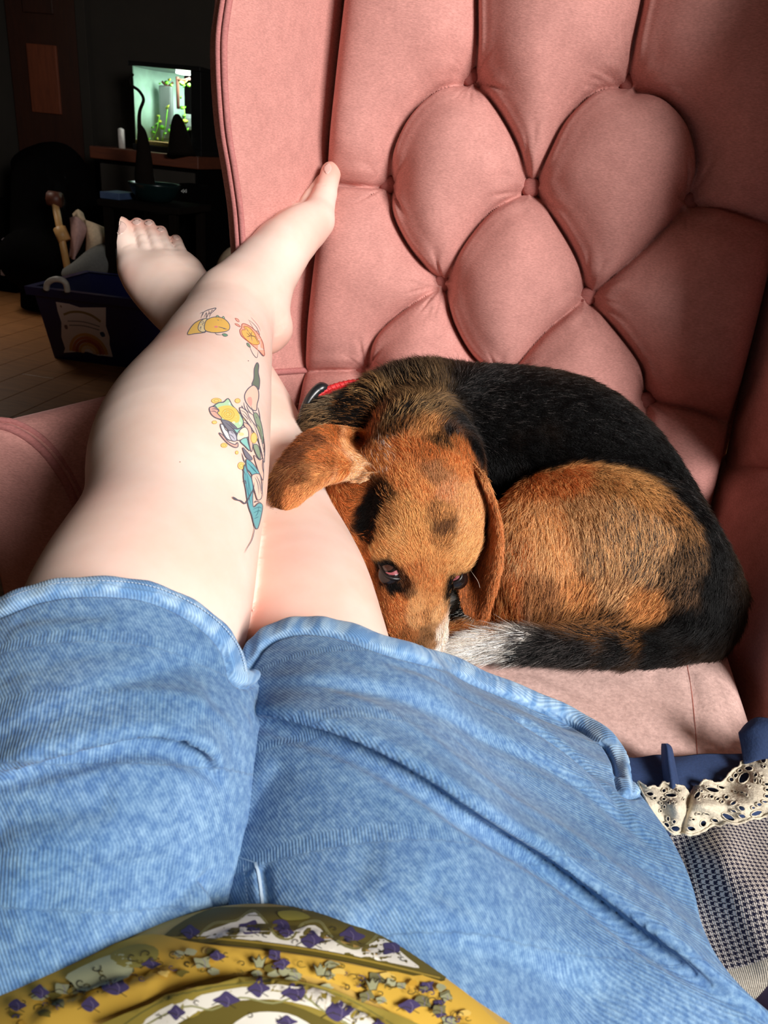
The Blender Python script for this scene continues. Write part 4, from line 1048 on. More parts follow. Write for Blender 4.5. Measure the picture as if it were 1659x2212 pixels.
earR = R3([[(985, 985, .752), (1000, 1010, .742), (1010, 1060, .738), (1014, 1130, .735), (1004, 1200, .735), (990, 1270, .738), (1002, 1322, .740)],
           [(1000, 985, .752), (1016, 1010, .750), (1024, 1060, .768), (1030, 1130, .780), (1024, 1210, .772), (1014, 1280, .745), (1018, 1332, .740)],
           [(1012, 990, .742), (1032, 1018, .728), (1044, 1064, .738), (1050, 1130, .748), (1046, 1210, .745), (1036, 1280, .740), (1032, 1338, .737)],
           [(1018, 998, .742), (1044, 1028, .718), (1062, 1075, .718), (1072, 1135, .720), (1070, 1212, .722), (1058, 1280, .726), (1046, 1338, .732)],
           [(1016, 1004, .752), (1048, 1040, .722), (1070, 1085, .718), (1084, 1140, .718), (1083, 1212, .720), (1070, 1280, .725), (1054, 1334, .732)],
           [(1012, 1006, .760), (1046, 1046, .735), (1068, 1095, .730), (1082, 1150, .730), (1082, 1215, .732), (1070, 1275, .735), (1056, 1322, .738)]], -.034)
eo, eV, eQ = sheet('ear', earR, .003, M['hide'], dog, 8); ear_b = bvh_of(eV, eQ)
EP = [(1005, 1005, TAN, RED, .4), (1020, 1005, (214, 150, 100), TAN, .4), (1045, 1035, (214, 150, 100), TAN, .4), (1065, 1085, (206, 140, 88), RED, .4), (1077, 1140, (206, 136, 84), RED, .4), (1077, 1210, (206, 136, 84), RED, .3), (1064, 1280, (196, 126, 76), RED, .4), (1050, 1330, (190, 120, 72), RED, .4),
      (1020, 1070, DRK, BLK, .4), (1020, 1130, (60, 34, 22), DRK, .4), (1045, 1130, (100, 56, 32), DRK, .3), (1015, 1200, (110, 62, 36), DRK, .4), (1040, 1210, (150, 88, 50), RED, .4), (1010, 1280, (140, 82, 48), RED, .4), (1035, 1290, (150, 88, 50), RED, .4), (1020, 1325, (160, 96, 56), RED, .4)]  # dark inner seeds: shade of the ear hollow put into the fur colour
ES = seeds3(EP, ear_b); set_col(eo, pelt(eV, ES) * .55)
EF = flow3([(1020, 1010, .5, .8, 5, .2), (1060, 1080, .3, 1, 6, .2), (1075, 1150, .1, 1, 6, .2), (1070, 1250, -.2, 1, 6, .2), (1030, 1150, 0, 1, 5, .15), (1030, 1280, 0, 1, 5, .15)], ear_b)
coat('ear_fur', eV, eQ, ES, EF, 22000, .00014, M['fur'], dog, 4)

# eyes: dark wet globes with haw and rims, looking up
M['eye'] = simple('dark_eye', (26, 16, 14), .12, spec=.9, nscale=200); M['lid'] = simple('black_eyelid', (24, 18, 17), .35, nscale=200); M['haw'] = simple('pink_haw', (150, 78, 82), .45, spec=.2, nscale=300)
M['iris'] = simple('brown_iris', (70, 46, 38), .15, spec=.9, nscale=300)
def eye(px, py, d, r, rim, haw_pts, iris_c, nm='eye', sink=.60):
    hs, _ = pick(dog_bvh, px, py); d = -((hs - CAM) @ RW)[2] + r * sink; c = at(px, py, d)
    V = []; Fs = []; ns, nr = 20, 12
    for i in range(nr + 1):
        for j in range(ns):
            a = math.pi * i / nr; b = 2 * math.pi * j / ns; V.append(c + r * np.array([math.sin(a) * math.cos(b), math.sin(a) * math.sin(b), math.cos(a)]))
    for i in range(nr):
        for j in range(ns): Fs.append((i * ns + j, i * ns + (j + 1) % ns, (i + 1) * ns + (j + 1) % ns, (i + 1) * ns + j))
    e = mesh_obj(nm, V, Fs, M['eye'], dog)
    eb = bvh_of(np.array(V), np.array(Fs))
    ik = Ink(eb, .0002); cx_, cy_, cr_ = iris_c; ik.poly([(cx_ + cr_ * math.cos(a), cy_ + cr_ * .8 * math.sin(a)) for a in np.linspace(0, 6.28, 12)[:-1]], (92, 62, 50), 3, 3)
    if ik.V: mesh_obj('iris', np.array(ik.V), ik.F, M['iris'], e)
    ik = Ink(eb, .0005); ik.poly(haw_pts, (196, 112, 116), 3, 2.5)
    if ik.V: mesh_obj('haw', np.array(ik.V), ik.F, M['haw'], e)
    P = []
    for x, y in curve_pts(rim, 5, closed=True):
        p, _ = pick(eb, x, y)
        if p is None: p = at(x, y, d - r * .15 / 1)
        P.append(p)
    P = np.array(P)
    tube('eyelid', P, .0017, M['lid'], e, seg=8, closed=True)
eye(846, 1240, .6935, .0128, [(819, 1214), (828, 1208), (842, 1208), (856, 1216), (866, 1230), (868, 1246), (864, 1250), (850, 1250), (836, 1244), (826, 1232)],
    [(833, 1236), (845, 1237), (856, 1232), (863, 1228), (864, 1238), (852, 1242), (841, 1241)], (837, 1223, 13))
eye(986, 1250, .7045, .0105, [(974, 1256), (978, 1246), (988, 1238), (996, 1238), (996, 1247), (989, 1255), (980, 1258)],
    [(975, 1254), (981, 1245), (990, 1241), (992, 1247), (984, 1253)], (994, 1243, 4), sink=.72)
# whiskers
M['whisker'] = simple('whisker', (214, 196, 176), .4)
def hair_line(name, pts, r, mat, parent): return tube(name, curve_pts([at(*p) for p in pts], 6), r, mat, parent, seg=5)
for pts in ([(1013, 1228, .70), (1022, 1240, .69), (1032, 1255, .69), (1037, 1270, .69)], [(960, 1400, .69), (968, 1392, .685), (978, 1388, .683), (988, 1392, .683)], [(956, 1386, .69), (968, 1380, .685), (982, 1384, .683)],
            [(1010, 1346, .70), (1040, 1356, .68), (1060, 1360, .675)], [(864, 1275, .685), (864, 1282, .683), (862, 1290, .682)]):
    hair_line('whisker', pts, .00014, M['whisker'], dog)

# collar, resting round the neck: its own thing
M['red_cord'] = simple('red_braided_cord', (206, 40, 44), .55, nscale=400, bumpd=.001, vary=.25); M['black_plastic'] = simple('black_plastic', (30, 32, 34), .3, spec=.6, nscale=200)
collar = empty('dog_collar', at(740, 870, .84), 'red braided cord collar with black plastic ends round the dog neck', 'collar')
arc = [(688, 854, .808), (710, 840, .810), (742, 830, .812), (775, 826, .814), (800, 832, .818)]
for off, sd_ in ((0, 0), (11, 1)):
    P = curve_pts([at(x, y + off, d - .001 * sd_) for x, y, d in arc], 12)
    V = []
    tube('cord', P, .0032, M['red_cord'], collar, seg=10)
    a = np.arange(len(P)) * .9
    for ph in (0, math.pi):
        tube('cord_strand', P + .0022 * (np.cos(a + ph)[:, None] * ZC.T[None] * 0 + np.cos(a + ph)[:, None] * np.array([0, 0, 1.]) + np.sin(a + ph)[:, None] * np.array([0, -1., 0])), .0019, M['red_cord'], collar, seg=6)
tube('clasp', curve_pts([at(x, y, d) for x, y, d in [(704, 844, .812), (697, 838, .810), (685, 844, .808), (672, 858, .806), (662, 875, .805), (655, 895, .805), (651, 915, .806)]], 5), [.003, .0042, .0052, .0058, .006, .0062, .0064, .0064, .0064, .0062, .006, .006, .0058, .0058, .0056, .0055, .0054, .0053, .0052, .0051, .005, .005, .0049, .0048, .0047, .0046, .0045, .0043, .004, .0036, .003][:31], M['black_plastic'], collar, seg=12)
tube('cord_end', [at(772, 822, .834), at(776, 832, .830), at(773, 842, .828)], .003, M['black_plastic'], collar, seg=10)
# ------------------------------------------------------------------ tattoos, drawn in the skin
M['ink'] = attr_mat('tattoo_ink', .5, .3)
M['ink'].node_tree.nodes['Principled BSDF'].inputs['Subsurface Weight'].default_value = .08
tk = Ink(leg_bvh, .0002)
def Tp(L): return [(380 + x / 3.95, 640 + y / 3.95) for x, y in L]
def Tb(x, y, rx, ry, n=10): return Tp([(x + rx * math.cos(a), y + ry * math.sin(a)) for a in np.linspace(0, 6.283, n + 1)[:-1]])
LN = (104, 104, 116); YEL = (240, 190, 96); PCH = (247, 200, 178); TEA = (112, 176, 182); GRN = (150, 168, 140); PGR = (186, 220, 178); DGR = (112, 128, 112)
def fill(L, c, ln=LN, w=1.6, sm=4): 
    tk.poly(Tp(L), c, sm, 6.0)
    if ln: tk.line(Tp(L), w, ln, sm, closed=True)
def ln(L, w=1.5, c=LN, tp=True): tk.line(Tp(L), w, c, 4, taper=tp)
fill([(98, 325), (140, 250), (195, 208), (250, 192), (262, 205), (245, 250), (255, 300), (230, 312), (160, 320)], (236, 190, 104))
fill([(190, 262), (212, 215), (250, 190), (272, 200), (246, 250), (252, 298), (222, 306), (195, 290)], (240, 218, 170))
ln([(200, 280), (215, 260), (205, 300)], 1.2); ln([(225, 205), (240, 225), (225, 240), (240, 255)], 1.2); ln([(215, 230), (230, 215)], 1.1)
fill([(342, 180), (350, 165), (362, 168), (378, 185), (392, 188), (402, 172), (412, 180), (412, 200), (360, 205)], (160, 204, 150), LN, 1.2)
fill([(243, 262), (262, 205), (330, 178), (400, 188), (450, 230), (458, 275), (430, 300), (350, 312), (280, 305), (250, 290)], YEL)
tk.poly(Tb(342, 262, 16, 9), (240, 150, 140), 3, 5); ln([(360, 262), (400, 272), (445, 286)], 1.6); ln([(405, 285), (412, 278), (425, 290)], 1.0)
ln([(335, 312), (350, 328), (395, 332)], 1.2); fill([(396, 324), (418, 320), (442, 334), (424, 344), (404, 338)], (108, 160, 128), LN, 1.1)
ln([(215, 190), (232, 145), (270, 120), (342, 102), (322, 128), (300, 150), (285, 185)], 1.6); ln([(240, 185), (262, 140), (262, 185), (285, 140), (290, 180)], 1.1); ln([(205, 150), (235, 138), (225, 170)], 1.1); ln([(280, 118), (292, 150), (310, 120), (318, 130)], 1.0)
tk.build('tattoo', M['ink'], person, 'round orange creature tattoo at the ankle'); tk = Ink(leg_bvh, .0002)
tk2 = tk
for a in (((505, 188), (530, 196), (540, 218), (520, 212)), ((503, 234), (530, 240), (551, 262), (522, 252))): fill(a, (246, 170, 150), (190, 110, 100), 1.1)
tk.build('tattoo_drops', M['ink'], person)['kind'] = 'stuff'; tk = Ink(leg_bvh, .0002)
fill([(565, 237), (600, 240), (650, 270), (700, 320), (738, 390), (750, 450), (752, 508), (700, 460), (622, 392), (560, 340), (545, 292), (560, 268)], (246, 178, 150), (180, 90, 80), 1.6)
fill([(562, 290), (592, 285), (578, 258), (620, 265), (665, 310), (690, 360), (712, 405), (660, 412), (602, 372), (566, 328)], (244, 196, 106), (190, 110, 70), 1.3)
for a in (((590, 262), (640, 330), (665, 345)), ((610, 350), (640, 335), (690, 350)), ((600, 310), (630, 340), (600, 345)), ((650, 300), (640, 335), (650, 380)), ((700, 400), (670, 345), (640, 345))): ln(a, 1.2, (120, 90, 80))
ln([(615, 200), (650, 225), (690, 270), (715, 330), (700, 300), (670, 290), (640, 240), (622, 205)], 1.2, (150, 120, 130)); ln([(640, 180), (700, 250), (722, 300)], 1.0, (226, 160, 160))
fill([(604, 400), (620, 405), (635, 435), (618, 430), (606, 415)], (130, 158, 120), LN, 1.1); ln([(628, 430), (655, 490), (690, 526), (700, 470)], 1.2); ln([(700, 460), (735, 505), (752, 512)], 1.5)
tk.poly(Tb(617, 552, 4, 4, 6), (110, 90, 90), 2, 3); tk.poly(Tb(35, 1415, 4, 4, 6), (150, 100, 90), 2, 3)
tk.build('tattoo', M['ink'], person, 'orange slice creature tattoo at the ankle'); tk = Ink(leg_bvh, .0002)
# the large piece on the shin
fill([(690, 568), (706, 590), (702, 650), (714, 720), (706, 795), (690, 772), (648, 757), (665, 700), (668, 620)], DGR, LN, 2)
fill([(586, 870), (590, 830), (620, 785), (665, 760), (700, 800), (706, 860), (692, 920), (684, 975), (640, 960), (600, 910)], (248, 208, 186), LN, 2)
tk.poly(Tp([(610, 870), (640, 860), (650, 900), (640, 940), (612, 905)]), (246, 178, 164), 3, 6)
for a in (((578, 905), (590, 960), (630, 1000)), ((600, 930), (625, 985), (665, 1020)), ((640, 940), (665, 1000), (700, 1060)), ((570, 960), (560, 935), (590, 985)), ((700, 950), (712, 1010), (722, 1080))): ln(a, 1.8)
fill([(660, 1010), (690, 1000), (725, 1080), (745, 1200), (738, 1260), (715, 1180), (690, 1110)], GRN, LN, 1.6)
fill([(690, 1100), (715, 1130), (735, 1230), (720, 1240), (700, 1180)], (168, 178, 130), LN, 1.2)
for c in ((345, 893, 42, 22), (525, 893, 22, 19), (328, 1077, 20, 13), (410, 1273, 26, 19), (518, 1335, 12, 14), (555, 1447, 28, 30), (578, 1040, 14, 20)):
    tk.poly(Tb(*c), (244, 208, 128), 3, 5); tk.line(Tb(*c), 1.1, (200, 160, 80), 3, closed=True)
    if c[2] > 22: tk.line(Tb(c[0], c[1], c[2] * .5, c[3] * .5), 1.0, (200, 160, 80), 3, closed=True)
fill([(312, 950), (360, 912), (405, 905), (445, 876), (480, 935), (532, 990), (572, 1060), (562, 1112), (520, 1132), (480, 1088), (440, 1062), (390, 1057), (340, 1035), (318, 995)], PGR, LN, 2.4)
tk.poly(Tp([(350, 965), (390, 940), (450, 935), (505, 960), (540, 1020), (530, 1075), (480, 1078), (410, 1052), (362, 1012)]), (243, 208, 112), 4, 6)
for r_ in (58, 38, 20): tk.line(Tb(442, 1010, r_ * .9, r_ * .8, 12), 1.2, (206, 168, 84), 3, closed=True)
tk.poly(Tb(455, 918, 10, 12), (214, 236, 214), 3, 5); tk.poly(Tb(543, 1085, 10, 14), (214, 236, 214), 3, 5); tk.poly(Tb(490, 1080, 14, 10), (250, 240, 200), 3, 5)
fill([(284, 960), (305, 945), (332, 950), (366, 975), (352, 1000), (388, 1042), (372, 1050), (330, 1035), (298, 1005)], (244, 178, 160), LN, 2)
for a in (((300, 965), (340, 965), (375, 990)), ((292, 985), (330, 985), (350, 1005)), ((300, 945), (330, 938), (350, 955))): ln(a, 1.8)
fill([(388, 1060), (440, 1066), (480, 1090), (520, 1132), (498, 1150), (522, 1200), (480, 1190), (440, 1140), (410, 1100)], (128, 126, 136), LN, 1.6)
ln([(420, 1080), (480, 1130), (510, 1180)], 1.2, (70, 70, 82)); ln([(450, 1080), (500, 1130)], 1.2, (70, 70, 82))
fill([(378, 1098), (400, 1100), (420, 1140), (440, 1160), (470, 1230), (430, 1215), (392, 1150)], (250, 236, 226), LN, 2.2)
fill([(366, 1170), (400, 1190), (440, 1240), (500, 1268), (522, 1250), (526, 1285), (500, 1292), (450, 1266), (405, 1222)], (244, 178, 160), LN, 2)
fill([(445, 1160), (475, 1150), (510, 1190), (512, 1235), (470, 1230)], (200, 196, 206), LN, 1.8); ln([(450, 1180), (480, 1200), (500, 1230)], 1.6); ln([(460, 1150), (490, 1180)], 1.6)
fill([(488, 1132), (520, 1138), (560, 1125), (540, 1160), (520, 1175)], (150, 205, 190), LN, 1.8)
fill([(520, 1178), (560, 1128), (600, 1125), (622, 1190), (580, 1216), (522, 1232)], (250, 226, 204), LN, 2)
tk.poly(Tb(555, 1180, 22, 14), (240, 222, 160), 3, 5)
fill([(575, 1082), (610, 1095), (640, 1140), (650, 1260), (640, 1330), (618, 1240), (612, 1150), (580, 1110)], (246, 190, 170), LN, 1.6)
fill([(540, 960), (560, 955), (600, 985), (620, 1030), (650, 1075), (690, 1130), (720, 1220), (745, 1330), (748, 1420), (725, 1330), (700, 1240), (655, 1150), (600, 1070), (560, 1020)], (250, 214, 196), LN, 1.8)
for a in (((545, 975), (590, 1000), (630, 1070), (640, 1090)), ((560, 1000), (600, 1040), (610, 1060)), ((650, 1075), (690, 1180), (712, 1300)), ((740, 1180), (752, 1280), (752, 1400))): ln(a, 1.6)
tk.poly(Tb(660, 1212, 28, 46), (244, 212, 130), 3, 6); tk.line(Tb(660, 1212, 26, 44), 1.2, (200, 160, 80), 3, closed=True)
fill([(545, 1236), (596, 1210), (612, 1260), (626, 1320), (585, 1282)], (146, 204, 194), LN, 1.8)
fill([(655, 1275), (690, 1270), (712, 1330), (712, 1392), (680, 1350)], GRN, LN, 1.6)
fill([(565, 1295), (600, 1330), (645, 1385), (630, 1400), (590, 1370)], (128, 126, 136), LN, 1.6); ln([(558, 1340), (575, 1400), (590, 1430)], 1.8)
fill([(660, 1360), (705, 1400), (735, 1390), (742, 1480), (738, 1570), (715, 1530), (690, 1470)], (246, 196, 176), LN, 1.5)
fill([(596, 1395), (640, 1420), (680, 1470), (708, 1525), (660, 1540), (625, 1500), (600, 1470)], TEA, LN, 1.8)
fill([(580, 1440), (605, 1500), (640, 1560), (652, 1640), (648, 1720), (655, 1800), (700, 1765), (732, 1790), (715, 1900), (688, 1985), (662, 1955), (640, 1870), (612, 1790), (590, 1650), (572, 1540)], TEA, LN, 2)
for a in (((590, 1480), (610, 1600), (620, 1720), (640, 1800)), ((605, 1520), (625, 1640), (640, 1760)), ((600, 1420), (660, 1480), (690, 1520)), ((650, 1820), (700, 1800), (725, 1810)), ((655, 1850), (700, 1830), (720, 1840)), ((670, 1880), (690, 1850), (700, 1790)), ((660, 1900), (700, 1880)), ((620, 1440), (670, 1500)), ((585, 1520), (600, 1640), (625, 1760))): ln(a, 1.4, (70, 120, 134))
fill([(642, 1532), (700, 1518), (718, 1560), (722, 1640), (722, 1720), (690, 1738), (672, 1690), (650, 1610)], (248, 204, 184), LN, 1.8)
for a in (((665, 1545), (690, 1600), (700, 1700)), ((680, 1535), (708, 1600), (712, 1680)), ((680, 1740), (665, 1760), (690, 1750), (720, 1765)), ((735, 1570), (728, 1640), (735, 1720)), ((735, 1380), (730, 1450), (742, 1520))): ln(a, 1.5)
ln([(474, 1720), (500, 1738), (545, 1748), (586, 1770), (625, 1700), (655, 1640), (660, 1590)], 3.0, (96, 96, 106)); ln([(478, 1715), (500, 1728), (530, 1745)], 2.4, (96, 96, 106)); ln([(565, 1590), (580, 1575), (592, 1600), (570, 1595)], 1.8); ln([(572, 1500), (565, 1480), (590, 1530)], 1.6)
ln([(655, 1950), (662, 1990), (640, 2080), (600, 2150), (578, 2195)], 1.4)
to = tk.build('tattoo', M['ink'], person, 'large coloured tattoo of a plant figure down the shin')

# ------------------------------------------------------------------ patterned blouse over the belly
M['blouse'] = simple('mustard_print_satin', (206, 168, 84), .6, nscale=30, vary=.15, spec=.2)
M['print'] = attr_mat('blouse_print', .7, .12)
vol = Vol((-.42, -.36, -.47), (.34, -.08, -.10), .0032)
ch([(-150, 2640, .325, 350), (130, 2500, .322, 335), (400, 2420, .322, 315), (560, 2395, .32, 305), (720, 2440, .322, 305), (960, 2600, .325, 305), (1150, 2840, .325, 300)], .03)
V, Q = vol.surface(1); V = to_room(V)
V = sculpt(V, Q, [([(330, 2160), (480, 2110), (620, 2125), (760, 2180), (860, 2240)], .003, .008, .0025, .006, 1), ([(60, 2190), (220, 2130), (380, 2090)], .002, .008, .0015, .006, 1), ([(430, 2030), (560, 2000), (700, 2020), (860, 2070)], .0015, .008, .001, .006, 1)])
bo_ = mesh_obj('blouse', V, Q, M['blouse'], person); bo_['label'] = 'yellow and white patterned top with purple flowers'; bb = bvh_of(V, Q)
bk = Ink(bb, .0004)
OL = (104, 92, 40); OL2 = (140, 122, 52); PUR = (76, 66, 104); CRM = (232, 226, 212); MUS = (214, 172, 70); OR = (206, 158, 56); GG = (160, 160, 124); DK = (58, 52, 36)
bk.poly([(352, 2036), (400, 1988), (480, 1955), (545, 1940), (610, 1940), (700, 1965), (800, 1998), (890, 2046), (965, 2112), (900, 2104), (800, 2080), (650, 2050), (500, 2036)], OL, 3, 9)
bk.poly([(425, 2026), (450, 2012), (500, 1994), (540, 1974), (560, 1976), (580, 2004), (604, 2030), (640, 2010), (680, 2000), (715, 2030), (760, 2052), (800, 2040), (830, 2030), (880, 2070), (905, 2092), (850, 2082), (740, 2062), (620, 2044), (500, 2030)], CRM, 3, 9)
for off, c, wd in ((0, (150, 146, 96), 5), (0, OL, 1.6)):
    bk.line([(430, 2022), (462, 1996), (510, 1990), (545, 1968), (572, 1990), (598, 2024), (630, 2028), (652, 1998), (690, 1992), (716, 2024), (760, 2050), (792, 2042), (815, 2020)], wd, c)
bk.line([(350, 2030), (480, 2034), (650, 2054), (800, 2082), (960, 2120)], 16, (92, 80, 30)); bk.line([(350, 2026), (480, 2030), (650, 2050), (800, 2078), (950, 2114)], 4, (160, 136, 56)); bk.line([(350, 2038), (480, 2042), (650, 2062), (800, 2090), (955, 2128)], 2.5, DK)
random.seed(12)
def flower(x, y, s_, c=PUR, rot=0):
    s_ *= 1.45
    pts = []
    for k in range(8):
        a = k * math.pi / 4 + rot; r_ = s_ * (1 if k % 2 == 0 else .72) * random.uniform(.8, 1.2); pts.append((x + r_ * math.cos(a) * 1.2, y + r_ * .8 * math.sin(a)))
    bk.poly(pts, c, 3, 6); bk.line([(x - s_ * 1.4, y + s_ * .5), (x - s_ * .4, y + s_ * .1), (x + s_, y + s_ * .8)], 1.6, DK); bk.line([(x, y - s_ * .4), (x + s_ * .3, y), (x + s_ * .2, y + s_ * .6)], 1.2, (130, 118, 150))
def curl(x, y, s_, c=DK, w_=1.6):
    a0 = random.uniform(0, 6.28); bk.line([(x + s_ * (1 - k / 7) * math.cos(a0 + k * .8), y + .7 * s_ * (1 - k / 7) * math.sin(a0 + k * .8)) for k in range(7)], w_, c)
for x, y, s_ in ((538, 2006, 15), (606, 2000, 13), (672, 2032, 16), (756, 2022, 16), (846, 2050, 14), (410, 2014, 12), (620, 2016, 10)): flower(x, y, s_, PUR, random.uniform(0, 1))
for x, y in ((500, 2016), (575, 2020), (700, 2040), (640, 2036), (815, 2060), (870, 2072), (720, 2010)): curl(x, y, 10)
bk.poly([(600, 1972), (640, 1970), (670, 1984), (640, 1990), (612, 1988)], (150, 140, 60), 3, 6)
# yellow field with blossoms
bk.poly([(-30, 2180), (60, 2120), (150, 2080), (250, 2040), (330, 2020), (400, 2034), (480, 2046), (650, 2066), (800, 2094), (960, 2120), (1050, 2190), (1100, 2260), (900, 2240), (860, 2200), (760, 2140), (620, 2100), (540, 2098), (400, 2130), (250, 2190), (120, 2240), (-20, 2240)], MUS, 3, 12)
for k in range(130):
    x = random.uniform(30, 1000); top = np.interp(x, [0, 150, 330, 480, 650, 800, 950, 1010], [2185, 2110, 2050, 2052, 2070, 2098, 2136, 2190]); y = top + random.uniform(4, 62)
    r_ = random.random()
    if r_ < .25: flower(x, y, random.uniform(6, 13), random.choice([PUR, GG, (120, 116, 80)]), random.random())
    elif r_ < .5: bk.poly([(x + random.uniform(8, 18) * math.cos(a), y + random.uniform(5, 10) * math.sin(a)) for a in np.linspace(0, 6, 8)], random.choice([GG, (176, 176, 140), OR, (150, 128, 56), (224, 190, 100), (110, 98, 44)]), 3, 7)
    else: curl(x, y, random.uniform(6, 15), random.choice([DK, OL, PUR]), random.uniform(1.4, 3))
bk.poly([(150, 2112), (250, 2068), (290, 2080), (280, 2120), (220, 2140), (180, 2150), (160, 2130)], (176, 178, 140), 3, 8); bk.poly([(240, 2070), (300, 2048), (345, 2060), (330, 2090), (270, 2096)], (142, 132, 66), 3, 8)
for x, y, s_ in ((255, 2140, 16), (200, 2176, 14), (90, 2150, 12), (40, 2180, 12), (330, 2090, 12), (470, 2072, 10), (610, 2088, 10), (880, 2180, 14)): flower(x, y, s_)
for x, y in ((210, 2100), (180, 2130), (290, 2076), (320, 2070), (230, 2120), (380, 2070), (700, 2110), (760, 2120), (820, 2130), (880, 2150), (930, 2170), (990, 2200)):
    curl(x, y, 14, DK, 2); curl(x + 14, y + 8, 9, OL, 2)
for x, y in ((690, 2100), (560, 2082), (800, 2132)): bk.poly([(x - 16, y - 10), (x - 6, y), (x, y - 12), (x + 6, y), (x + 16, y - 10), (x + 8, y + 14), (x - 6, y + 14)], GG, 0, 6); bk.line([(x - 16, y - 10), (x - 6, y), (x, y - 12), (x + 6, y), (x + 16, y - 10), (x + 8, y + 14), (x - 6, y + 14)], 1.6, DK, 0, closed=True)
# inner arch
bk.poly([(240, 2240), (330, 2175), (430, 2140), (560, 2122), (680, 2132), (780, 2170), (880, 2240)], (150, 132, 58), 3, 10)
bk.poly([(290, 2240), (350, 2188), (440, 2154), (560, 2136), (670, 2146), (750, 2180), (830, 2240), (780, 2240), (700, 2190), (620, 2168), (560, 2164), (470, 2176), (390, 2215), (370, 2240)], CRM, 3, 9)
bk.poly([(380, 2240), (440, 2190), (520, 2166), (600, 2168), (680, 2196), (730, 2240)], OL, 3, 9); bk.poly([(500, 2240), (530, 2200), (580, 2190), (640, 2200), (680, 2240)], CRM, 3, 9)
bk.line([(250, 2236), (335, 2180), (430, 2146), (560, 2128), (678, 2138), (776, 2176), (868, 2236)], 3, (110, 104, 52)); bk.line([(300, 2232), (400, 2180), (460, 2186), (520, 2160), (590, 2172), (650, 2158), (700, 2190), (780, 2232)], 4, (150, 148, 100))
for x, y, s_ in ((385, 2192, 13), (490, 2166, 15), (560, 2142, 14), (636, 2152, 15), (728, 2190, 18), (620, 2212, 12), (810, 2228, 12)): flower(x, y, s_)
for x, y in ((430, 2170), (540, 2200), (600, 2206), (690, 2172), (760, 2212), (350, 2205)): curl(x, y, 10)
for k in range(90):
    x = random.uniform(-300, 1300); y = random.uniform(2250, 2800); c_ = random.random()
    if c_ < .4: flower(x, y, random.uniform(10, 18))
    elif c_ < .7: bk.poly([(x + random.uniform(14, 30) * math.cos(a), y + random.uniform(8, 18) * math.sin(a)) for a in np.linspace(0, 6, 8)], random.choice([GG, CRM, OL, OR]), 3, 9)
    else: curl(x, y, 20, DK, 3)
bk.build('print', M['print'], bo_)

# ------------------------------------------------------------------ settee the person sits on, blanket, lace, navy cover
M['navy'] = simple('navy_cotton', (34, 54, 92), .85, nscale=500, bumpd=.0005); M['cream'] = simple('cream_crochet_cotton', (206, 194, 172), .9, nscale=420, bumpd=.0016, vary=.14)
M['mauve'] = simple('mauve_cloth', (112, 88, 112), .85, nscale=60)
settee = empty('footstool', (.0, .10, 0), 'navy upholstered footstool under the person, in front of the armchair', 'footstool')
box('padded_top', (-.36, -.42, .30), (.50, .47, .497), M['navy'], settee, .03)
for x in (-.30, .44):
    for y in (-.35, .40): V_, F_ = lathe_geo([(.02, 0), (.026, .15), (.03, .302)], (x, y, 0), 12); mesh_obj('leg', V_, F_, M['walnut'], settee)
def zat(px, py, z): return atZ(px, py, z)
navy = empty('navy_cloth', zat(1500, 1650, .53), 'plain navy cloth with standing folds between pink seat and cream lace', 'cloth')
rows = [[zat(x, y, .5415) for x, y in ((1300, 1612), (1360, 1636), (1420, 1630), (1458, 1634), (1520, 1628), (1600, 1628), (1690, 1620), (1800, 1610))],
        [zat(x, y, z) for x, y, z in ((1300, 1650, .5415), (1365, 1656, .5415), (1425, 1650, .5415), (1460, 1652, .545), (1520, 1650, .5415), (1600, 1646, .5415), (1690, 1640, .5415), (1800, 1630, .5415))],
        [zat(x, y, z) for x, y, z in ((1310, 1700, .5405), (1370, 1690, .5405), (1430, 1690, .5405), (1470, 1692, .542), (1525, 1688, .5405), (1600, 1680, .5405), (1700, 1670, .5405), (1810, 1670, .5405))],
        [zat(x, y, .5365) for x, y in ((1320, 1750), (1380, 1740), (1440, 1740), (1475, 1742), (1535, 1738), (1610, 1735), (1710, 1730), (1820, 1730))],
        [zat(x, y, .508) for x, y in ((1330, 1830), (1390, 1820), (1450, 1820), (1480, 1820), (1540, 1820), (1620, 1815), (1720, 1810), (1840, 1810))]]
rows = [list(r) + [np.array(r[-1]) + (.09, 0, -.006)] for r in rows]
sheet('cloth', rows, .003, M['navy'], navy, 6)
def flap(pts, d0, w_, name='fold'):
    rows_ = []
    for dx, dd in ((-1, .010), (-.6, .0), (0, -.006), (.6, -.004), (1, .008)): rows_.append([at(x + dx * wx, y, d + dd) for x, y, d, wx in pts])
    sheet(name, rows_, .002, M['navy'], navy, 5)
flap([(1436, 1606, .590, 7), (1440, 1616, .586, 12), (1444, 1650, .578, 15), (1450, 1690, .568, 17), (1454, 1730, .562, 18)], 0, 0)
rows = [[at(1597, 1580, .606), at(1612, 1562, .602), at(1635, 1549, .598), at(1670, 1552, .594), at(1730, 1556, .590)],
        [at(1595, 1585, .600), at(1615, 1575, .594), at(1640, 1566, .590), at(1675, 1566, .586), at(1735, 1570, .584)],
        [at(1600, 1610, .596), at(1622, 1604, .590), at(1646, 1600, .586), at(1680, 1598, .584), at(1740, 1600, .582)],
        [at(1606, 1650, .590), at(1626, 1646, .586), at(1650, 1640, .584), at(1690, 1638, .582), at(1745, 1638, .580)]]
sheet('fold', rows, .003, M['navy'], navy, 5)

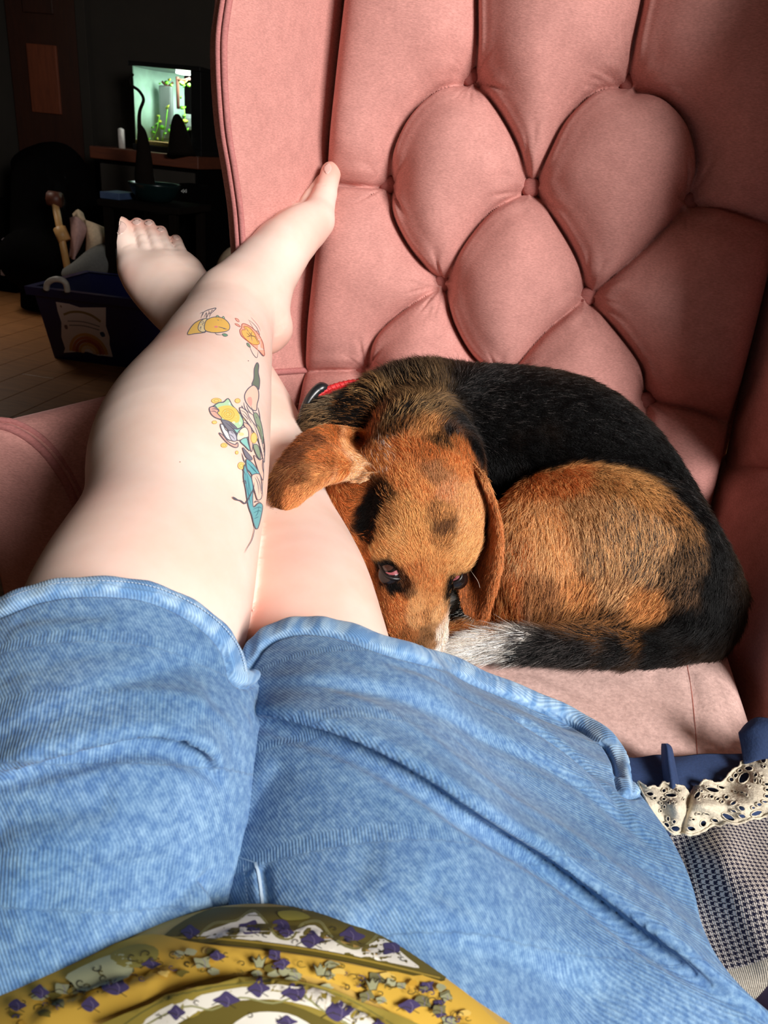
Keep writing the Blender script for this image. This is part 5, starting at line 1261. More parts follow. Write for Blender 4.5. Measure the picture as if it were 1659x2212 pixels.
def houndstooth():
    m, t, b = nt('navy_cream_weave'); tc = N(t, 'ShaderNodeTexCoord'); mp = N(t, 'ShaderNodeMapping'); mp.inputs['Rotation'].default_value = (0, 0, -.16)
    nz = noise(t, 60, 2, .5, tc.outputs['Object']); ad = N(t, 'ShaderNodeVectorMath', operation='MULTIPLY_ADD'); t.links.new(nz.outputs['Color'], ad.inputs[0]); ad.inputs[1].default_value = (.0006, .0006, 0); t.links.new(tc.outputs['Object'], ad.inputs[2])
    t.links.new(ad.outputs[0], mp.inputs[0])
    sp = N(t, 'ShaderNodeSeparateXYZ'); t.links.new(mp.outputs[0], sp.inputs[0])
    S = 2350
    u = math_(t, 'FLOOR', math_(t, 'MULTIPLY', sp.outputs[0], S)); v = math_(t, 'FLOOR', math_(t, 'MULTIPLY', sp.outputs[1], S))
    um = math_(t, 'LESS_THAN', math_(t, 'FLOORED_MODULO', u, 8), 4); vm = math_(t, 'LESS_THAN', math_(t, 'FLOORED_MODULO', v, 8), 4)
    tw = math_(t, 'LESS_THAN', math_(t, 'FLOORED_MODULO', math_(t, 'ADD', u, v), 4), 2)
    f = math_(t, 'ADD', math_(t, 'MULTIPLY', tw, um), math_(t, 'MULTIPLY', math_(t, 'SUBTRACT', 1.0, tw), vm))
    yb = math_(t, 'LESS_THAN', sp.outputs[1], .324)
    c = mix(t, f, C4(44, 42, 62), C4(212, 200, 190)); r = noise(t, 900, 2, .5, tc.outputs['Object'])
    band = ramp(t, r.outputs['Fac'], [(.3, C4(178, 166, 148)), (.7, C4(214, 204, 186))]); c = mix(t, yb, c, band.outputs[0])
    t.links.new(c, b.inputs['Base Color']); b.inputs['Roughness'].default_value = .9; b.inputs['Specular IOR Level'].default_value = .1
    wv = N(t, 'ShaderNodeTexWave'); wv.inputs['Scale'].default_value = 300; t.links.new(mp.outputs[0], wv.inputs[0]); bump(t, b, math_(t, 'ADD', wv.outputs['Fac'], f), .5, .0006)
    return m
M['hound'] = houndstooth()
blanket = empty('woven_blanket', zat(1580, 1950, .51), 'navy and cream woven blanket with cream crochet lace edge, at the right of the shorts', 'blanket')
z0 = .503
rows = [[zat(1380, 1770, .512), zat(1460, 1800, .516), zat(1510, 1792, .524), zat(1560, 1776, .530), zat(1620, 1766, .528), zat(1690, 1748, .526), zat(1820, 1720, .524)],
        [zat(1400, 1850, .508), zat(1470, 1850, .512), zat(1520, 1850, .524), zat(1570, 1845, .534), zat(1630, 1838, .532), zat(1700, 1820, .530), zat(1840, 1800, .526)],
        [zat(1430, 1930, .506), zat(1490, 1925, .508), zat(1540, 1925, .518), zat(1590, 1920, .530), zat(1650, 1915, .536), zat(1730, 1900, .534), zat(1860, 1880, .526)],
        [zat(1470, 2010, .506), zat(1530, 2010, .508), zat(1580, 2005, .516), zat(1630, 2000, .526), zat(1690, 1990, .532), zat(1770, 1980, .530), zat(1900, 1960, .524)],
        [zat(1520, 2110, .506), zat(1570, 2110, .508), zat(1620, 2100, .514), zat(1670, 2090, .522), zat(1730, 2080, .526), zat(1820, 2070, .524), zat(1960, 2050, .520)],
        [zat(1580, 2230, .506), zat(1630, 2220, .508), zat(1680, 2210, .512), zat(1740, 2200, .518), zat(1800, 2190, .520), zat(1900, 2180, .518), zat(2040, 2160, .514)]]
rows = [list(r) + [np.array(r[-1]) + (.10, .01, -.008), np.array(r[-1]) + (.20, .02, -.012)] for r in rows]
rows += [[np.array(p) + (0, -dy, (.505 - p[2]) * .6) for p in rows[-1]] for dy in (.12, .24)]
sheet('weave', rows, .003, M['hound'], blanket, 8)
# crochet lace: a ruffled band with real holes
OUT = [(1378, 1690), (1390, 1696), (1400, 1702), (1410, 1698), (1424, 1702), (1432, 1690), (1444, 1693), (1452, 1690), (1462, 1697), (1474, 1698), (1484, 1708), (1488, 1722), (1492, 1716), (1500, 1700), (1512, 1696), (1520, 1686), (1534, 1687), (1546, 1692), (1562, 1688), (1572, 1676), (1582, 1664), (1598, 1655), (1600, 1647), (1614, 1644), (1630, 1644), (1632, 1630), (1648, 1624), (1652, 1612), (1668, 1606), (1680, 1596), (1700, 1590), (1720, 1578), (1745, 1574), (1765, 1562), (1790, 1560), (1812, 1548), (1840, 1545),
       (1870, 1690), (1830, 1704), (1790, 1716), (1755, 1732), (1720, 1740), (1690, 1752), (1660, 1760), (1640, 1768), (1625, 1768), (1610, 1774), (1590, 1780), (1570, 1776), (1556, 1784), (1540, 1782), (1525, 1792), (1508, 1800), (1490, 1804), (1474, 1800), (1456, 1802), (1440, 1790), (1420, 1765), (1400, 1735)]
HOLES = [(1404, 1715, 7, 4, .2), (1414, 1724, 4, 3, 0), (1434, 1708, 4, 4, .5), (1446, 1705, 3, 1.5, 0), (1466, 1708, 4, 2, .8), (1449, 1718, 11, 4, .05), (1434, 1726, 4, 3, .2), (1444, 1734, 2.5, 3, 0), (1428, 1735, 3, 2, .6), (1435, 1743, 2.5, 3.5, .3), (1459, 1735, 2.5, 1.5, .2), (1452, 1731, 1.5, 2.5, 0), (1427, 1752, 3, 2.5, .4), (1443, 1769, 3, 5, -.1), (1456, 1775, 3.5, 4, .2), (1459, 1790, 8.5, 5.5, .15), (1493, 1790, 8, 4.5, .25), (1440, 1782, 6, 4, .7),
         (1519, 1779, 6, 6, .1), (1544, 1772, 7, 3.5, .3), (1573, 1765, 13.5, 5, .5), (1603, 1763, 7, 4, .3), (1634, 1757, 11, 4.5, -.3), (1539, 1706, 12.5, 4.5, .25), (1506, 1718, 4.5, 8, .6), (1504, 1707, 3.5, 2, -.3), (1515, 1709, 3, 2.5, 0), (1525, 1699, 3, 1.5, .2), (1558, 1701, 7, 3, .35), (1508, 1726, 3, 2.5, 0), (1522, 1722, 3.5, 2, -.4), (1537, 1721, 4, 3.5, .2), (1550, 1726, 4.5, 3, -.4), (1569, 1722, 4.5, 4, .1), (1560, 1732, 3.5, 3, -.5), (1588, 1710, 4, 1.8, .1), (1602, 1712, 4, 2.2, .1), (1584, 1735, 6.5, 3.5, -.5), (1602, 1746, 7, 4.5, .6), (1627, 1745, 4, 2.8, .1), (1640, 1738, 5, 3.5, .2), (1584, 1752, 6, 2.5, .3),
         (1607, 1680, 8, 12, .75), (1617, 1660, 7.5, 4.5, .1), (1598, 1665, 4.5, 3, -.4), (1589, 1675, 4, 5, .5), (1580, 1684, 5, 4, .6), (1649, 1642, 5, 5.5, .1), (1651, 1656, 3, 3, .1), (1632, 1674, 3.5, 4, .8), (1631, 1686, 2.5, 4.5, .2), (1642, 1688, 2.5, 5, 0), (1645, 1676, 4, 2, .3), (1613, 1717, 2, 3, 0), (1618, 1700, 3, 1.8, 0), (1656, 1694, 5, 3, .2), (1657, 1706, 4, 3, .2), (1656, 1720, 5, 3.5, .2), (1652, 1732, 6, 2.5, .2), (1670, 1620, 5, 4, 0), (1685, 1640, 6, 5, .3), (1680, 1665, 4, 4, 0), (1690, 1690, 5, 3, 0), (1680, 1715, 5, 4, 0),
         (1497, 1770, 4, 2.5, .2), (1508, 1758, 5, 2, -.1), (1525, 1758, 6, 2, .1), (1486, 1745, 2, 3, .3), (1476, 1727, 2, 3.5, .3)] + [(1712 + 24 * (k % 6), 1600 + 26 * (k // 6) - 9 * (k % 6) + (k % 3) * 4, 5, 4, .3 * (k % 4)) for k in range(26)]
def zlace(px, py):
    r_ = .5455 + .0018 * math.sin((px + .5 * py) / 17.0) + .001 * math.sin((px - 1.3 * py) / 11.0) - .016 * max(0, (py - 1740) / 60)
    r_ -= .006 * math.exp(-((px - 1490 + .25 * (py - 1720)) / 9) ** 2); r_ += .008 * math.exp(-(((px - 1462) / 22) ** 2 + ((py - 1740) / 45) ** 2)) + .006 * math.exp(-(((px - 1540) / 45) ** 2 + ((py - 1745) / 18) ** 2)) + .008 * min(1, max(0, (px - 1560) / 140))
    return r_
def lace():
    P = [tuple(p) for p in curve_pts(OUT, 3, closed=True)]; n0 = len(P); E = [(i, (i + 1) % n0) for i in range(n0)]; H = []
    for x, y, a, b, ro in HOLES:
        a *= 1.2; b *= 1.25
        h = [(x + a * math.cos(t) * math.cos(ro) - b * math.sin(t) * math.sin(ro), y + a * math.cos(t) * math.sin(ro) + b * math.sin(t) * math.cos(ro)) for t in np.linspace(0, 6.283, 11)[:-1]]
        k = len(P); P += h; E += [(k + i, k + (i + 1) % 10) for i in range(10)]; H.append(np.array(h))
    O = np.array(P[:n0])
    def inside(p, L):
        c = False
        for i in range(len(L)):
            a, b = L[i], L[(i + 1) % len(L)]
            if (a[1] > p[1]) != (b[1] > p[1]) and p[0] < (b[0] - a[0]) * (p[1] - a[1]) / (b[1] - a[1]) + a[0]: c = not c
        return c
    g = [(x + 2 * ((int(y) // 4) % 2), y) for y in np.arange(1540, 1806, 4.0) for x in np.arange(1376, 1876, 4.0)]
    g = [p for p in g if inside(p, O) and not any(np.hypot(p[0] - x, p[1] - y) < max(a, b) * 1.15 for x, y, a, b, ro in HOLES)]
    r = delaunay_2d_cdt([Vector(p) for p in P + g], E, [], 0, 1e-3)
    vs = [tuple(v) for v in r[0]]; Fs = []
    for f in r[2]:
        c = np.mean([vs[i] for i in f], axis=0)
        if inside(c, O) and not any(inside(c, h) for h in H): Fs.append(tuple(f))
    used = sorted({i for f in Fs for i in f}); mp = {o: i for i, o in enumerate(used)}
    V3 = [zat(vs[i][0], vs[i][1], zlace(*vs[i])) for i in used]; Fs = [tuple(mp[i] for i in f)[::-1] for f in Fs]
    o = mesh_obj('lace_edging', np.array(V3), Fs, M['cream'], blanket)
    md = o.modifiers.new('thread', 'SOLIDIFY'); md.thickness = .0014; md.offset = 0
    o['label'] = 'cream crochet lace with holes'
    # bead of thread round every hole and along the rim
    VV = []; FF = []
    def ring(pts, r_):
        Pt = np.array([zat(p[0], p[1], zlace(*p) + .0012) for p in pts]); n = len(Pt); T = np.roll(Pt, -1, 0) - np.roll(Pt, 1, 0); T /= np.linalg.norm(T, axis=1)[:, None]
        A = np.cross(T, [0, 0, 1.]); A /= np.linalg.norm(A, axis=1)[:, None]; B = np.cross(T, A); o_ = len(VV)
        for i in range(n):
            rr = r_ * (1 + .35 * math.sin(i * 2.1))
            for j in range(5): a = j * 6.283 / 5; VV.append(Pt[i] + rr * (math.cos(a) * A[i] + math.sin(a) * B[i]))
        for i in range(n):
            for j in range(5): FF.append((o_ + i * 5 + j, o_ + i * 5 + (j + 1) % 5, o_ + ((i + 1) % n) * 5 + (j + 1) % 5, o_ + ((i + 1) % n) * 5 + j))
    for h in H: ring(h, .00045)
    ring(P[:n0], .0009)
    mesh_obj('lace_thread', np.array(VV), FF, M['cream'], blanket)['kind'] = 'stuff'
lace()
mv = [[zat(1600, 2190, .520), zat(1640, 2150, .532), zat(1680, 2110, .540), zat(1760, 2070, .545)], [zat(1610, 2210, .530), zat(1660, 2180, .545), zat(1700, 2150, .555), zat(1790, 2120, .56)], [zat(1620, 2260, .524), zat(1690, 2240, .545), zat(1750, 2220, .56), zat(1850, 2200, .565)]]
mo, _, _ = sheet('mauve_cloth', mv, .004, M['mauve'], None, 5); tag(mo, 'mauve cloth crumpled on the blanket at the lower right corner', 'cloth')

# ------------------------------------------------------------------ far left: the shadowed end of the room
M['blue_plastic'] = simple('blue_plastic_tub', (20, 22, 74), .35, nscale=20, vary=.05); M['black'] = simple('black_matt', (6, 5, 5), .95, spec=.03, nscale=20); M['blackgloss'] = simple('black_gloss_trim', (10, 10, 11), .3)
M['pine'] = wood_mat('pale_pine', (190, 142, 84), (216, 170, 108), .45); M['cabinet'] = wood_mat('red_brown_cabinet', (70, 34, 20), (96, 48, 28), .5, (1, 8, 8)); M['print2'] = attr_mat('printed_paper', .6)
M['white'] = simple('white_plastic', (220, 216, 208), .4); M['grey_canvas'] = simple('grey_canvas', (112, 112, 108), .85, nscale=90); M['cream_cloth'] = simple('cream_cloth', (222, 196, 164), .9, nscale=60); M['pinkcloth'] = simple('dusty_pink_cloth', (190, 150, 144), .9, nscale=60)
M['teal'] = simple('dark_teal_glaze', (12, 30, 30), .25); M['darkfelt'] = simple('dark_brown_felt', (20, 15, 12), .95, spec=.05)
# blue storage tub
tub = empty('storage_tub', (-1.72, 3.15, 0), 'dark blue plastic storage tub with printed rainbow sticker, on the wooden floor', 'tub')
tx, ty = -1.72, 3.14; ca, sa = math.cos(.06), math.sin(.06)
def TL(x, y, z): return (tx + x * ca - y * sa, ty + x * sa + y * ca, z)
def frus(w0, d0, z0_, w1, d1, z1): return [TL(sx * w0, sy * d0, z0_) for sx, sy in ((-1, -1), (1, -1), (1, 1), (-1, 1))] + [TL(sx * w1, sy * d1, z1) for sx, sy in ((-1, -1), (1, -1), (1, 1), (-1, 1))]
Vb = frus(.31, .19, .0, .355, .23, .30) + frus(.30, .18, .012, .345, .22, .30)
Fb = [(0, 3, 2, 1), (0, 1, 5, 4), (1, 2, 6, 5), (2, 3, 7, 6), (3, 0, 4, 7), (8, 9, 10, 11), (8, 12, 13, 9), (9, 13, 14, 10), (10, 14, 15, 11), (11, 15, 12, 8), (4, 5, 13, 12), (5, 6, 14, 13), (6, 7, 15, 14), (7, 4, 12, 15)]
mesh_obj('tub_body', Vb, Fb, M['blue_plastic'], tub, smooth=False)
Vr = frus(.375, .25, .272, .378, .253, .305) + frus(.345, .22, .272, .345, .22, .305)
mesh_obj('rim', Vr, [(0, 1, 5, 4), (1, 2, 6, 5), (2, 3, 7, 6), (3, 0, 4, 7), (4, 5, 13, 12), (5, 6, 14, 13), (6, 7, 15, 14), (7, 4, 12, 15), (0, 8, 9, 1), (1, 9, 10, 2), (2, 10, 11, 3), (3, 11, 8, 0)], M['blue_plastic'], tub, smooth=False)
tb = bvh_of(np.array(Vb), np.array([f for f in Fb if len(f) == 4]))
sk = Ink(tb, .002)
sk.poly([(121, 652), (229, 664), (244, 771), (138, 762)], (226, 208, 204), 0, 8)
def SK(u, v): return (121 + 108 * u + 16 * v, 652 + 12 * u + 109 * v)
sk.line([SK(.12, .24), SK(.28, .17), (SK(.5, .15)), SK(.7, .2), SK(.85, .30)], 5, (150, 118, 70)); sk.line([SK(.18, .36), SK(.5, .34), SK(.82, .40)], 2.5, (140, 130, 130)); sk.line([SK(.2, .44), SK(.5, .42), SK(.8, .47)], 2.5, (140, 130, 130)); sk.line([SK(.1, .10), SK(.08, .06)], 3, (150, 118, 100))
for r_, c in ((.36, (206, 150, 80)), (.30, (190, 110, 70)), (.24, (170, 84, 60)), (.18, (206, 150, 80)), (.12, (226, 190, 150))):
    sk.line([SK(.52 + r_ * 1.0 * math.cos(a), .97 - r_ * 1.05 * math.sin(a)) for a in np.linspace(.05, 3.09, 12)], 6.5, c)
sk.poly([SK(.80, .52), SK(.88, .50), SK(.9, .58), SK(.83, .60)], (40, 60, 90), 2, 4); sk.poly([SK(.10, .45), SK(.16, .44), SK(.16, .52), SK(.11, .52)], (120, 90, 90), 2, 4)
sk.build('sticker', M['print2'], tub, 'white sticker with an orange rainbow')
hd = empty('white_cord_handle', at(118, 612, 3.1), 'white looped handle poking out of the blue tub', 'handle')
tube('loop', curve_pts([at(100, 625, 3.12), at(103, 612, 3.1), at(115, 604, 3.08), at(130, 604, 3.07), at(142, 612, 3.08), at(146, 630, 3.1)], 6), .012, M['white'], hd)
# pine high stand with cloths and a grey bag
std = empty('pine_stand', at(190, 640, 3.80) * (1, 1, 0), 'pale pine stand with slanting rails, behind the blue tub', 'stand')
def bar(p, q, r_, nm='rail', mt='pine', par=None): return tube(nm, [at(*p), (at(*p) + at(*q)) / 2, at(*q)], r_, M[mt], par or std, seg=8)
bar((119, 440, 3.70), (146, 580, 3.75), .017, 'post'); bar((146, 580, 3.75), (160, 700, 3.85), .017, 'post'); bar((128, 492, 3.71), (140, 520, 3.72), .030, 'bracket')
bar((150, 625, 3.75), (240, 598, 3.85), .020); bar((150, 604, 3.75), (190, 640, 3.85), .012)
for x in (196, 218): bar((x, 605, 3.85), (x + 12, 700, 3.95), .013, 'leg')
bar((105, 428, 3.70), (132, 432, 3.70), .035, 'cap', 'cabinet')
def drape(nm, rows_, mt, lab, cat): o, _, _ = sheet(nm, [[at(*p) for p in r] for r in rows_], .012, M[mt], None, 5); return tag(o, lab, cat)
drape('pink_cloth', [[(150, 470, 3.75), (165, 468, 3.70), (182, 480, 3.73)], [(152, 500, 3.73), (168, 505, 3.68), (188, 500, 3.73)], [(150, 555, 3.77), (160, 560, 3.73), (172, 540, 3.77)]], 'pinkcloth', 'dusty pink cloth hanging limp beside the pine post', 'cloth')
drape('cream_cloth', [[(182, 474, 3.77), (205, 482, 3.73), (232, 494, 3.77)], [(186, 500, 3.73), (205, 512, 3.69), (234, 512, 3.75)], [(182, 560, 3.77), (200, 540, 3.73), (232, 530, 3.77)], [(166, 574, 3.80), (188, 560, 3.77), (236, 548, 3.80)]], 'cream_cloth', 'cream cloth heaped behind the big toe', 'cloth')
drape('cream_hood', [[(156, 462, 3.81), (168, 452, 3.77), (180, 460, 3.81)], [(158, 470, 3.77), (170, 466, 3.73), (184, 472, 3.77)], [(160, 478, 3.81), (172, 480, 3.77), (190, 484, 3.81)]], 'cream_cloth', 'small cream cloth bundle on top of the pink cloth', 'cloth')
vol = Vol(tuple(np.array(cn(185, 570, 3.75, 1)[:3]) - (.18, .18, .18)), tuple(np.array(cn(185, 570, 3.75, 1)[:3]) + (.18, .16, .18)), .012)
ch([(145, 592, 3.73, 12), (175, 588, 3.71, 22), (210, 570, 3.73, 30), (232, 548, 3.77, 22)], .02)
V, Q = vol.surface(1); tag(mesh_obj('grey_bag', to_room(V), Q, M['grey_canvas']), 'grey canvas bag slumped on the pine rails above the blue tub', 'bag')
# dark armchair with a coat, behind
vol = Vol((-2.05, .9, -3.95), (-1.0, 1.9, -2.9), .03)
c_ = cn(110, 440, 4.15, 1)
vol = Vol(tuple(np.array(c_[:3]) - (.42, .62, .45)), tuple(np.array(c_[:3]) + (.42, .42, .45)), .022)
ch([(90, 400, 4.10, 60), (100, 520, 4.15, 72)], .06); ch([(50, 360, 4.15, 26), (130, 345, 4.15, 30), (175, 420, 4.15, 30), (195, 540, 4.12, 30)], .05); ch([(60, 560, 4.00, 60), (170, 590, 4.00, 50)], .05); ch([(110, 600, 4.15, 60), (110, 660, 4.20, 60)], .05)
V, Q = vol.surface(1); V = to_room(V); V[:, 2] = np.maximum(V[:, 2], .002)
tag(mesh_obj('dark_armchair', V, Q, M['black']), 'black padded armchair lost in shadow below the brown door', 'armchair')
# patterned black bag at the far left
bg = empty('patterned_bag', at(16, 560, 4.3) * (1, 1, 0), 'black bag with rows of white triangles and a pale band, at the left edge', 'bag')
b0 = atY(18, 600, 4.05); V_, F_ = box_geo((b0[0] - .22, 4.0, 0), (b0[0] + .075, 4.14, .50), .02)
V_ = [(v[0] - .10 * max(0, v[2] - .1) * (1 if v[0] > b0[0] else 0), v[1], v[2]) for v in V_]
mesh_obj('bag_body', V_, F_, M['black'], bg, smooth=False); bgb = BVHTree.FromPolygons(V_, F_)
bi = Ink(bgb, .004)
for x, y in ((8, 576), (17, 570), (25, 564), (5, 562), (13, 557), (20, 552), (3, 548), (30, 569), (27, 556)): bi.line([(x - 3, y + 3), (x, y - 4), (x + 3.5, y + 3)], 1.3, (226, 226, 222), 0, closed=True)
bi.poly([(2, 582), (30, 576), (34, 588), (10, 596), (2, 594)], (196, 180, 184), 0, 6); bi.poly([(13, 580), (24, 578), (26, 588), (15, 590)], (190, 110, 120), 0, 5); bi.poly([(4, 517), (9, 513), (14, 530), (9, 533)], (216, 200, 206), 0, 5); bi.poly([(1, 535), (6, 533), (7, 541), (2, 541)], (216, 200, 206), 0, 4)
bi.build('print', M['print2'], bg)
# cabinet with the lit planted tank
cab_y0, cab_y1 = 4.12, 4.58; xl = atY(232, 335, 4.2)[0]; xr = atY(440, 335, 4.2)[0]
cb = empty('cabinet', ((xl + xr) / 2, 4.35, 0), 'dark red-brown cabinet carrying the lit tank against the back wall', 'cabinet')
ztop = float(atY(330, 328, 4.15)[2])
box('worktop', (xl - .04, cab_y0 - .03, ztop - .06), (xr + .02, cab_y1, ztop), M['cabinet'], cb, .006)
box('cabinet_body', (xl, cab_y0, .05), (xr, cab_y1, ztop - .06), M['black'], cb, .004)
box('cabinet_door', (xl + .01, cab_y0 - .02, .08), ((xl + xr) / 2 - .004, cab_y0, ztop - .08), M['wall'], cb, .005)
box('cabinet_door', ((xl + xr) / 2 + .004, cab_y0 - .02, .08), (xr - .01, cab_y0, ztop - .08), M['wall'], cb, .005)
tx0 = atY(286, 235, 4.2)[0]; tx1 = atY(437, 235, 4.2)[0]; tzt = float(atY(360, 138, 4.2)[2]); ty0, ty1 = 4.19, 4.54
tank = empty('planted_tank', ((tx0 + tx1) / 2, 4.36, ztop), 'small lit glass tank with green plants and black lid, on the cabinet', 'tank')
box('lid', (tx0 - .005, ty0 - .01, tzt - .022), (tx1, ty1, tzt), M['blackgloss'], tank, .004)
box('base_trim', (tx0, ty0 - .005, ztop), (tx1, ty1, ztop + .03), M['blackgloss'], tank, .004)
box('side_panel', (tx1 - .058, ty0 - .004, ztop + .03), (tx1, ty1, tzt - .022), M['blackgloss'], tank, .003)
M['tankglare'] = simple('pale_green_reflection', (170, 206, 184), .5, nscale=12, vary=.15); M['tankgrey'] = simple('grey_filter_panel', (120, 128, 124), .5, nscale=14); M['substrate'] = simple('tan_gravel', (150, 120, 70), .9, nscale=200, vary=.5)
m, t, b = nt('tank_glass'); b.inputs['Base Color'].default_value = (.9, 1, .95, 1); b.inputs['Roughness'].default_value = .02; b.inputs['Transmission Weight'].default_value = 1; b.inputs['IOR'].default_value = 1.02; M['glass'] = m
box('glass_front', (tx0 + .004, ty0, ztop + .028), (tx1 - .058, ty0 + .004, tzt - .02), M['glass'], tank)
P = curve_pts([(tx0 + .004, ty0 + .02), (tx0 - .004, ty0 + .12), (tx0 + .02, ty0 + .24), (tx0 + .09, ty0 + .31), (tx0 + .15, ty0 + .33)], 5)
Vp = []; Fp = []
for x, y in P: Vp += [(x, y, ztop + .03), (x, y, tzt - .022)]
for i in range(len(P) - 1): Fp.append((2 * i, 2 * i + 1, 2 * i + 3, 2 * i + 2))
po = mesh_obj('glass_reflection', Vp, Fp, M['tankglare'], tank); md = po.modifiers.new('t', 'SOLIDIFY'); md.thickness = .004  # pale panel standing in for lamplight reflected by the curved side glass
box('grey_panel', (tx0 + .15, ty1 - .03, ztop + .03), (tx1 - .06, ty1 - .02, tzt - .03), M['black'], tank)
box('grey_panel', (tx0 + .06, ty1 - .16, ztop + .06), (tx0 + .135, ty1 - .13, tzt - .09), M['tankgrey'], tank, .01)
box('pale_rock', (tx0 + .17, ty1 - .12, ztop + .12), (tx0 + .25, ty1 - .07, ztop + .20), M['tankgrey'], tank, .02)
M['lamp'] = bpy.data.materials.new('tank_lamp_glow'); M['lamp'].use_nodes = True; t = M['lamp'].node_tree; t.nodes.clear(); e = t.nodes.new('ShaderNodeEmission'); e.inputs[0].default_value = (.95, 1, .97, 1); e.inputs[1].default_value = 12; oo = t.nodes.new('ShaderNodeOutputMaterial'); t.links.new(e.outputs[0], oo.inputs[0])
box('lamp', (tx1 - .17, ty0 + .06, tzt - .036), (tx1 - .07, ty0 + .14, tzt - .024), M['lamp'], tank, .006)
l = bpy.data.lights.new('tank_light', 'AREA'); l.size = .12; l.energy = 2.2; l.color = (.92, 1, .95); lo_ = bpy.data.objects.new('tank_light', l); COL.objects.link(lo_); lo_.location = (tx1 - .12, ty0 + .12, tzt - .045); lo_.rotation_euler = (.15, .35, 0)
V_, F_ = box_geo((tx0 + .01, ty0 + .005, ztop + .03), (tx1 - .06, ty1 - .03, ztop + .05), .004); mesh_obj('gravel', V_, F_, M['substrate'], tank)
M['leaf'] = simple('bright_leaf', (110, 190, 40), .4, nscale=60, vary=.3); M['leaf2'] = simple('yellow_leaf', (176, 190, 50), .4, nscale=60, vary=.3); M['wood'] = simple('bog_wood', (84, 46, 30), .8)
random.seed(9)
V1, F1 = [], []
def leaf_mesh():
    V = []; n = 10
    for k in range(n): a = 2 * math.pi * k / n; V.append((math.cos(a), math.sin(a) * .85, .12 * math.cos(2 * a)))
    V.append((0, 0, .1)); V.append((0, 0, -.1)); F_ = [(k, (k + 1) % n, n) for k in range(n)] + [((k + 1) % n, k, n + 1) for k in range(n)]
    return V, F_
lv, lf_ = leaf_mesh(); me1 = None
spots = [(362, 231, 7), (395, 232, 8), (360, 252, 8), (372, 270, 7), (345, 262, 5), (338, 268, 6), (350, 275, 6), (367, 282, 6), (400, 262, 7), (405, 280, 6), (398, 250, 6), (332, 285, 5), (328, 295, 5), (356, 288, 5), (402, 295, 6), (393, 180, 6), (402, 176, 7), (398, 186, 5), (408, 184, 5), (391, 210, 4), (342, 250, 4), (352, 244, 4), (378, 258, 5), (385, 275, 6), (340, 300, 4), (346, 180, 4), (360, 178, 5), (370, 184, 4), (366, 172, 4), (352, 190, 4), (330, 275, 4), (322, 300, 4)]
for i, (px, py, r_) in enumerate(spots):
    c = atY(px, py, ty0 + random.uniform(.06, .22)); s_ = r_ / F * 4.1
    R_ = np.array(Matrix.Rotation(random.uniform(.6, 1.5), 3, 'X') @ Matrix.Rotation(random.uniform(-.7, .7), 3, 'Y'))
    mesh_obj('leaf', [tuple(c + R_ @ (np.array(v) * s_)) for v in lv], lf_, M['leaf'] if i % 4 else M['leaf2'], tank)
for (x0_, y0_), (x1_, y1_) in (((330, 305), (345, 250)), ((350, 305), (362, 235)), ((370, 300), (372, 262)), ((400, 300), (398, 235)), ((385, 300), (380, 260))): tube('stem', [atY(x0_, y0_, ty0 + .13), atY((x0_ + x1_) / 2 + 2, (y0_ + y1_) / 2, ty0 + .14), atY(x1_, y1_, ty0 + .13)], .003, M['leaf'], tank, seg=6)
tube('bog_wood', curve_pts([atY(385, 235, ty0 + .15), atY(384, 200, ty0 + .14), atY(383, 166, ty0 + .14)], 4), .009, M['wood'], tank); tube('bog_wood', curve_pts([atY(384, 172, ty0 + .14), atY(396, 174, ty0 + .13), atY(410, 170, ty0 + .12)], 4), .007, M['wood'], tank)
tube('root', curve_pts([atY(350, 176, ty0 + .2), atY(362, 186, ty0 + .2), atY(374, 178, ty0 + .2)], 4), .006, M['wood'], tank)
# side table with pointed felt ornaments and a bowl
tz = float(atY(330, 437, 3.62)[2]); st = empty('side_table', (float(atY(330, 437, 3.62)[0]), 3.66, 0), 'dark low side table in front of the cabinet', 'table')
sx = st.location.x; box('table_top', (sx - .21, 3.48, tz - .03), (sx + .20, 3.84, tz), M['darkfelt'], st, .006)
for a in (-.17, .16):
    for b2 in (3.51, 3.80): box('leg', (sx + a - .018, b2 - .018, 0), (sx + a + .018, b2 + .018, tz - .03), M['darkfelt'], st, .003)
bw_c = atY(335, 432, 3.64); V_, F_ = lathe_geo([(.05, 0), (.075, .008), (.10, .035), (.118, .075), (.122, .085), (.114, .083), (.09, .03), (.02, .012)], (bw_c[0], 3.64, tz), 28)
tag(mesh_obj('bowl', V_, F_, M['teal']), 'dark teal bowl on the low side table', 'bowl')
hc = atY(312, 384, 3.66)
tag(tube('pointed_hat', curve_pts([np.array([bw_c[0] - .045, 3.66, tz + .02]), np.array(atY(312, 384, 3.66)), np.array(atY(311, 340, 3.66)), np.array(atY(307, 290, 3.66)), np.array(atY(301, 268, 3.66)), np.array(atY(302, 240, 3.66)), np.array(atY(310, 215, 3.66)), np.array(atY(300, 196, 3.66)), np.array(atY(284, 184, 3.66)), np.array(atY(281, 170, 3.66)), np.array(atY(288, 160, 3.66))], 5),
    np.interp(np.arange(51), [0, 5, 10, 15, 20, 25, 50], [.046, .046, .036, .022, .009, .0075, .005]), M['darkfelt'], None, seg=12), 'tall dark felt hat with a crooked thin tip, before the tank', 'hat')
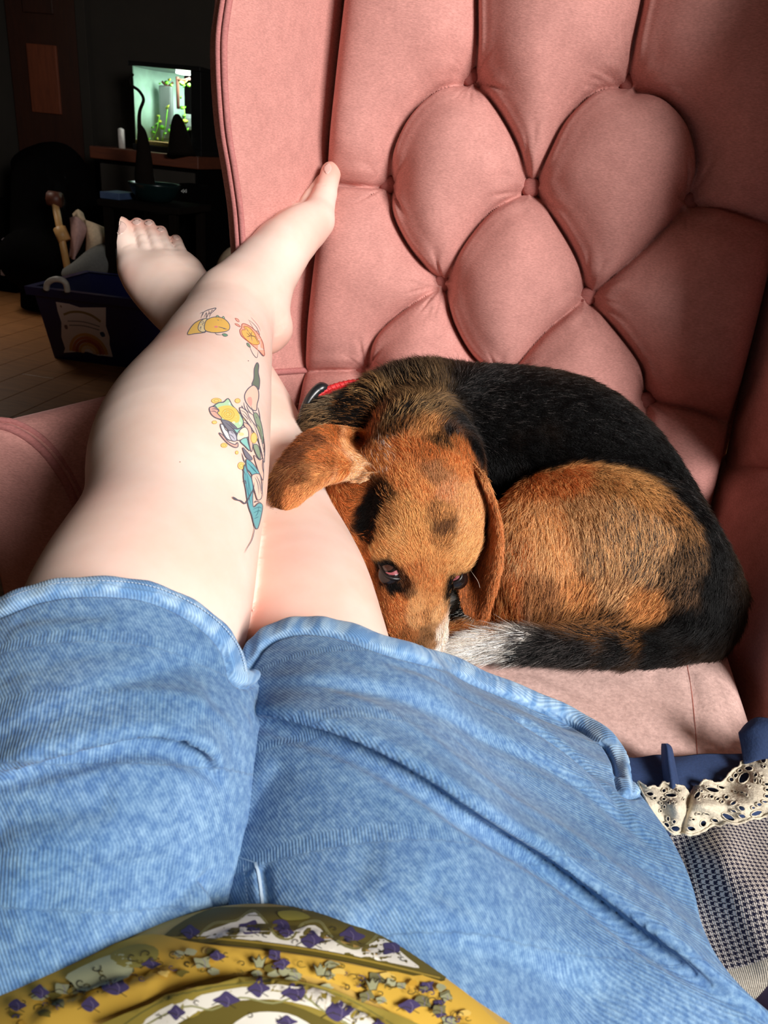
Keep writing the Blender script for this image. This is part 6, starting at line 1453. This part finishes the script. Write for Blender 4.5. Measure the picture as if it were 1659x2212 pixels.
tag(tube('pointed_hat', curve_pts([np.array(atY(392, 330, 4.06)) * (1, 1, 0) + np.array([0, 0, ztop]), atY(388, 300, 4.08), atY(384, 265, 4.09), atY(382, 248, 4.1)], 5), np.interp(np.arange(16), [0, 15], [.075, .012]), M['darkfelt'], None, seg=12), 'squat dark cone ornament on the cabinet by the tank glass', 'ornament')
bx_c = atY(402, 420, 3.9); spk = empty('black_box', (bx_c[0], 4.0, 0), 'black box with small white triangle marks, right of the teal bowl', 'box')
V_, F_ = box_geo((bx_c[0] - .07, 3.93, 0), (bx_c[0] + .09, 4.08, float(bx_c[2]) + .045), .006); mesh_obj('box_body', V_, F_, M['black'], spk, smooth=False); bi = Ink(BVHTree.FromPolygons(V_, F_), .003)
for x in (379, 395, 401): bi.line([(x - 3, 413), (x + 2, 409), (x + 2, 416)], 1.2, (220, 220, 214), 0, closed=True)
bi.build('print', M['print2'], spk)['kind'] = 'stuff'
V_, F_ = box_geo((0, 0, 0), (1, 1, 1)); pk = atY(255, 412, 3.6)
tag(box('blue_book', (pk[0] - .055, 3.53, tz), (pk[0] + .045, 3.69, tz + .03), simple('blue_grey_book_cover', (60, 78, 110), .6), None, .003), 'blue grey book lying at the left end of the side table', 'book')
ck = atY(258, 372, 4.16); V_, F_ = lathe_geo([(.018, 0), (.018, .09), (.015, .095), (.003, .1)], (ck[0], 4.2, ztop), 16); tag(mesh_obj('candle', V_, F_, M['white']), 'short white candle standing at the left end of the cabinet', 'candle')
# cream pouffe showing past the wing
vol = Vol((-.92, .0, -3.6), (-.2, .9, -2.5), .02); c_ = cn(520, 640, 3.0, 1); vol = Vol(tuple(np.array(c_[:3]) - (.3, .45, .35)), tuple(np.array(c_[:3]) + (.3, .33, .35)), .012)
ch([(520, 575, 3.0, 42), (525, 640, 3.02, 60), (530, 760, 3.1, 66)], .04)
V, Q = vol.surface(1); V = to_room(V); V[:, 2] = np.maximum(V[:, 2], .001); tag(mesh_obj('pouffe', V, Q, M['cream_cloth']), 'cream soft pouffe peeking out behind the chair wing', 'pouffe')
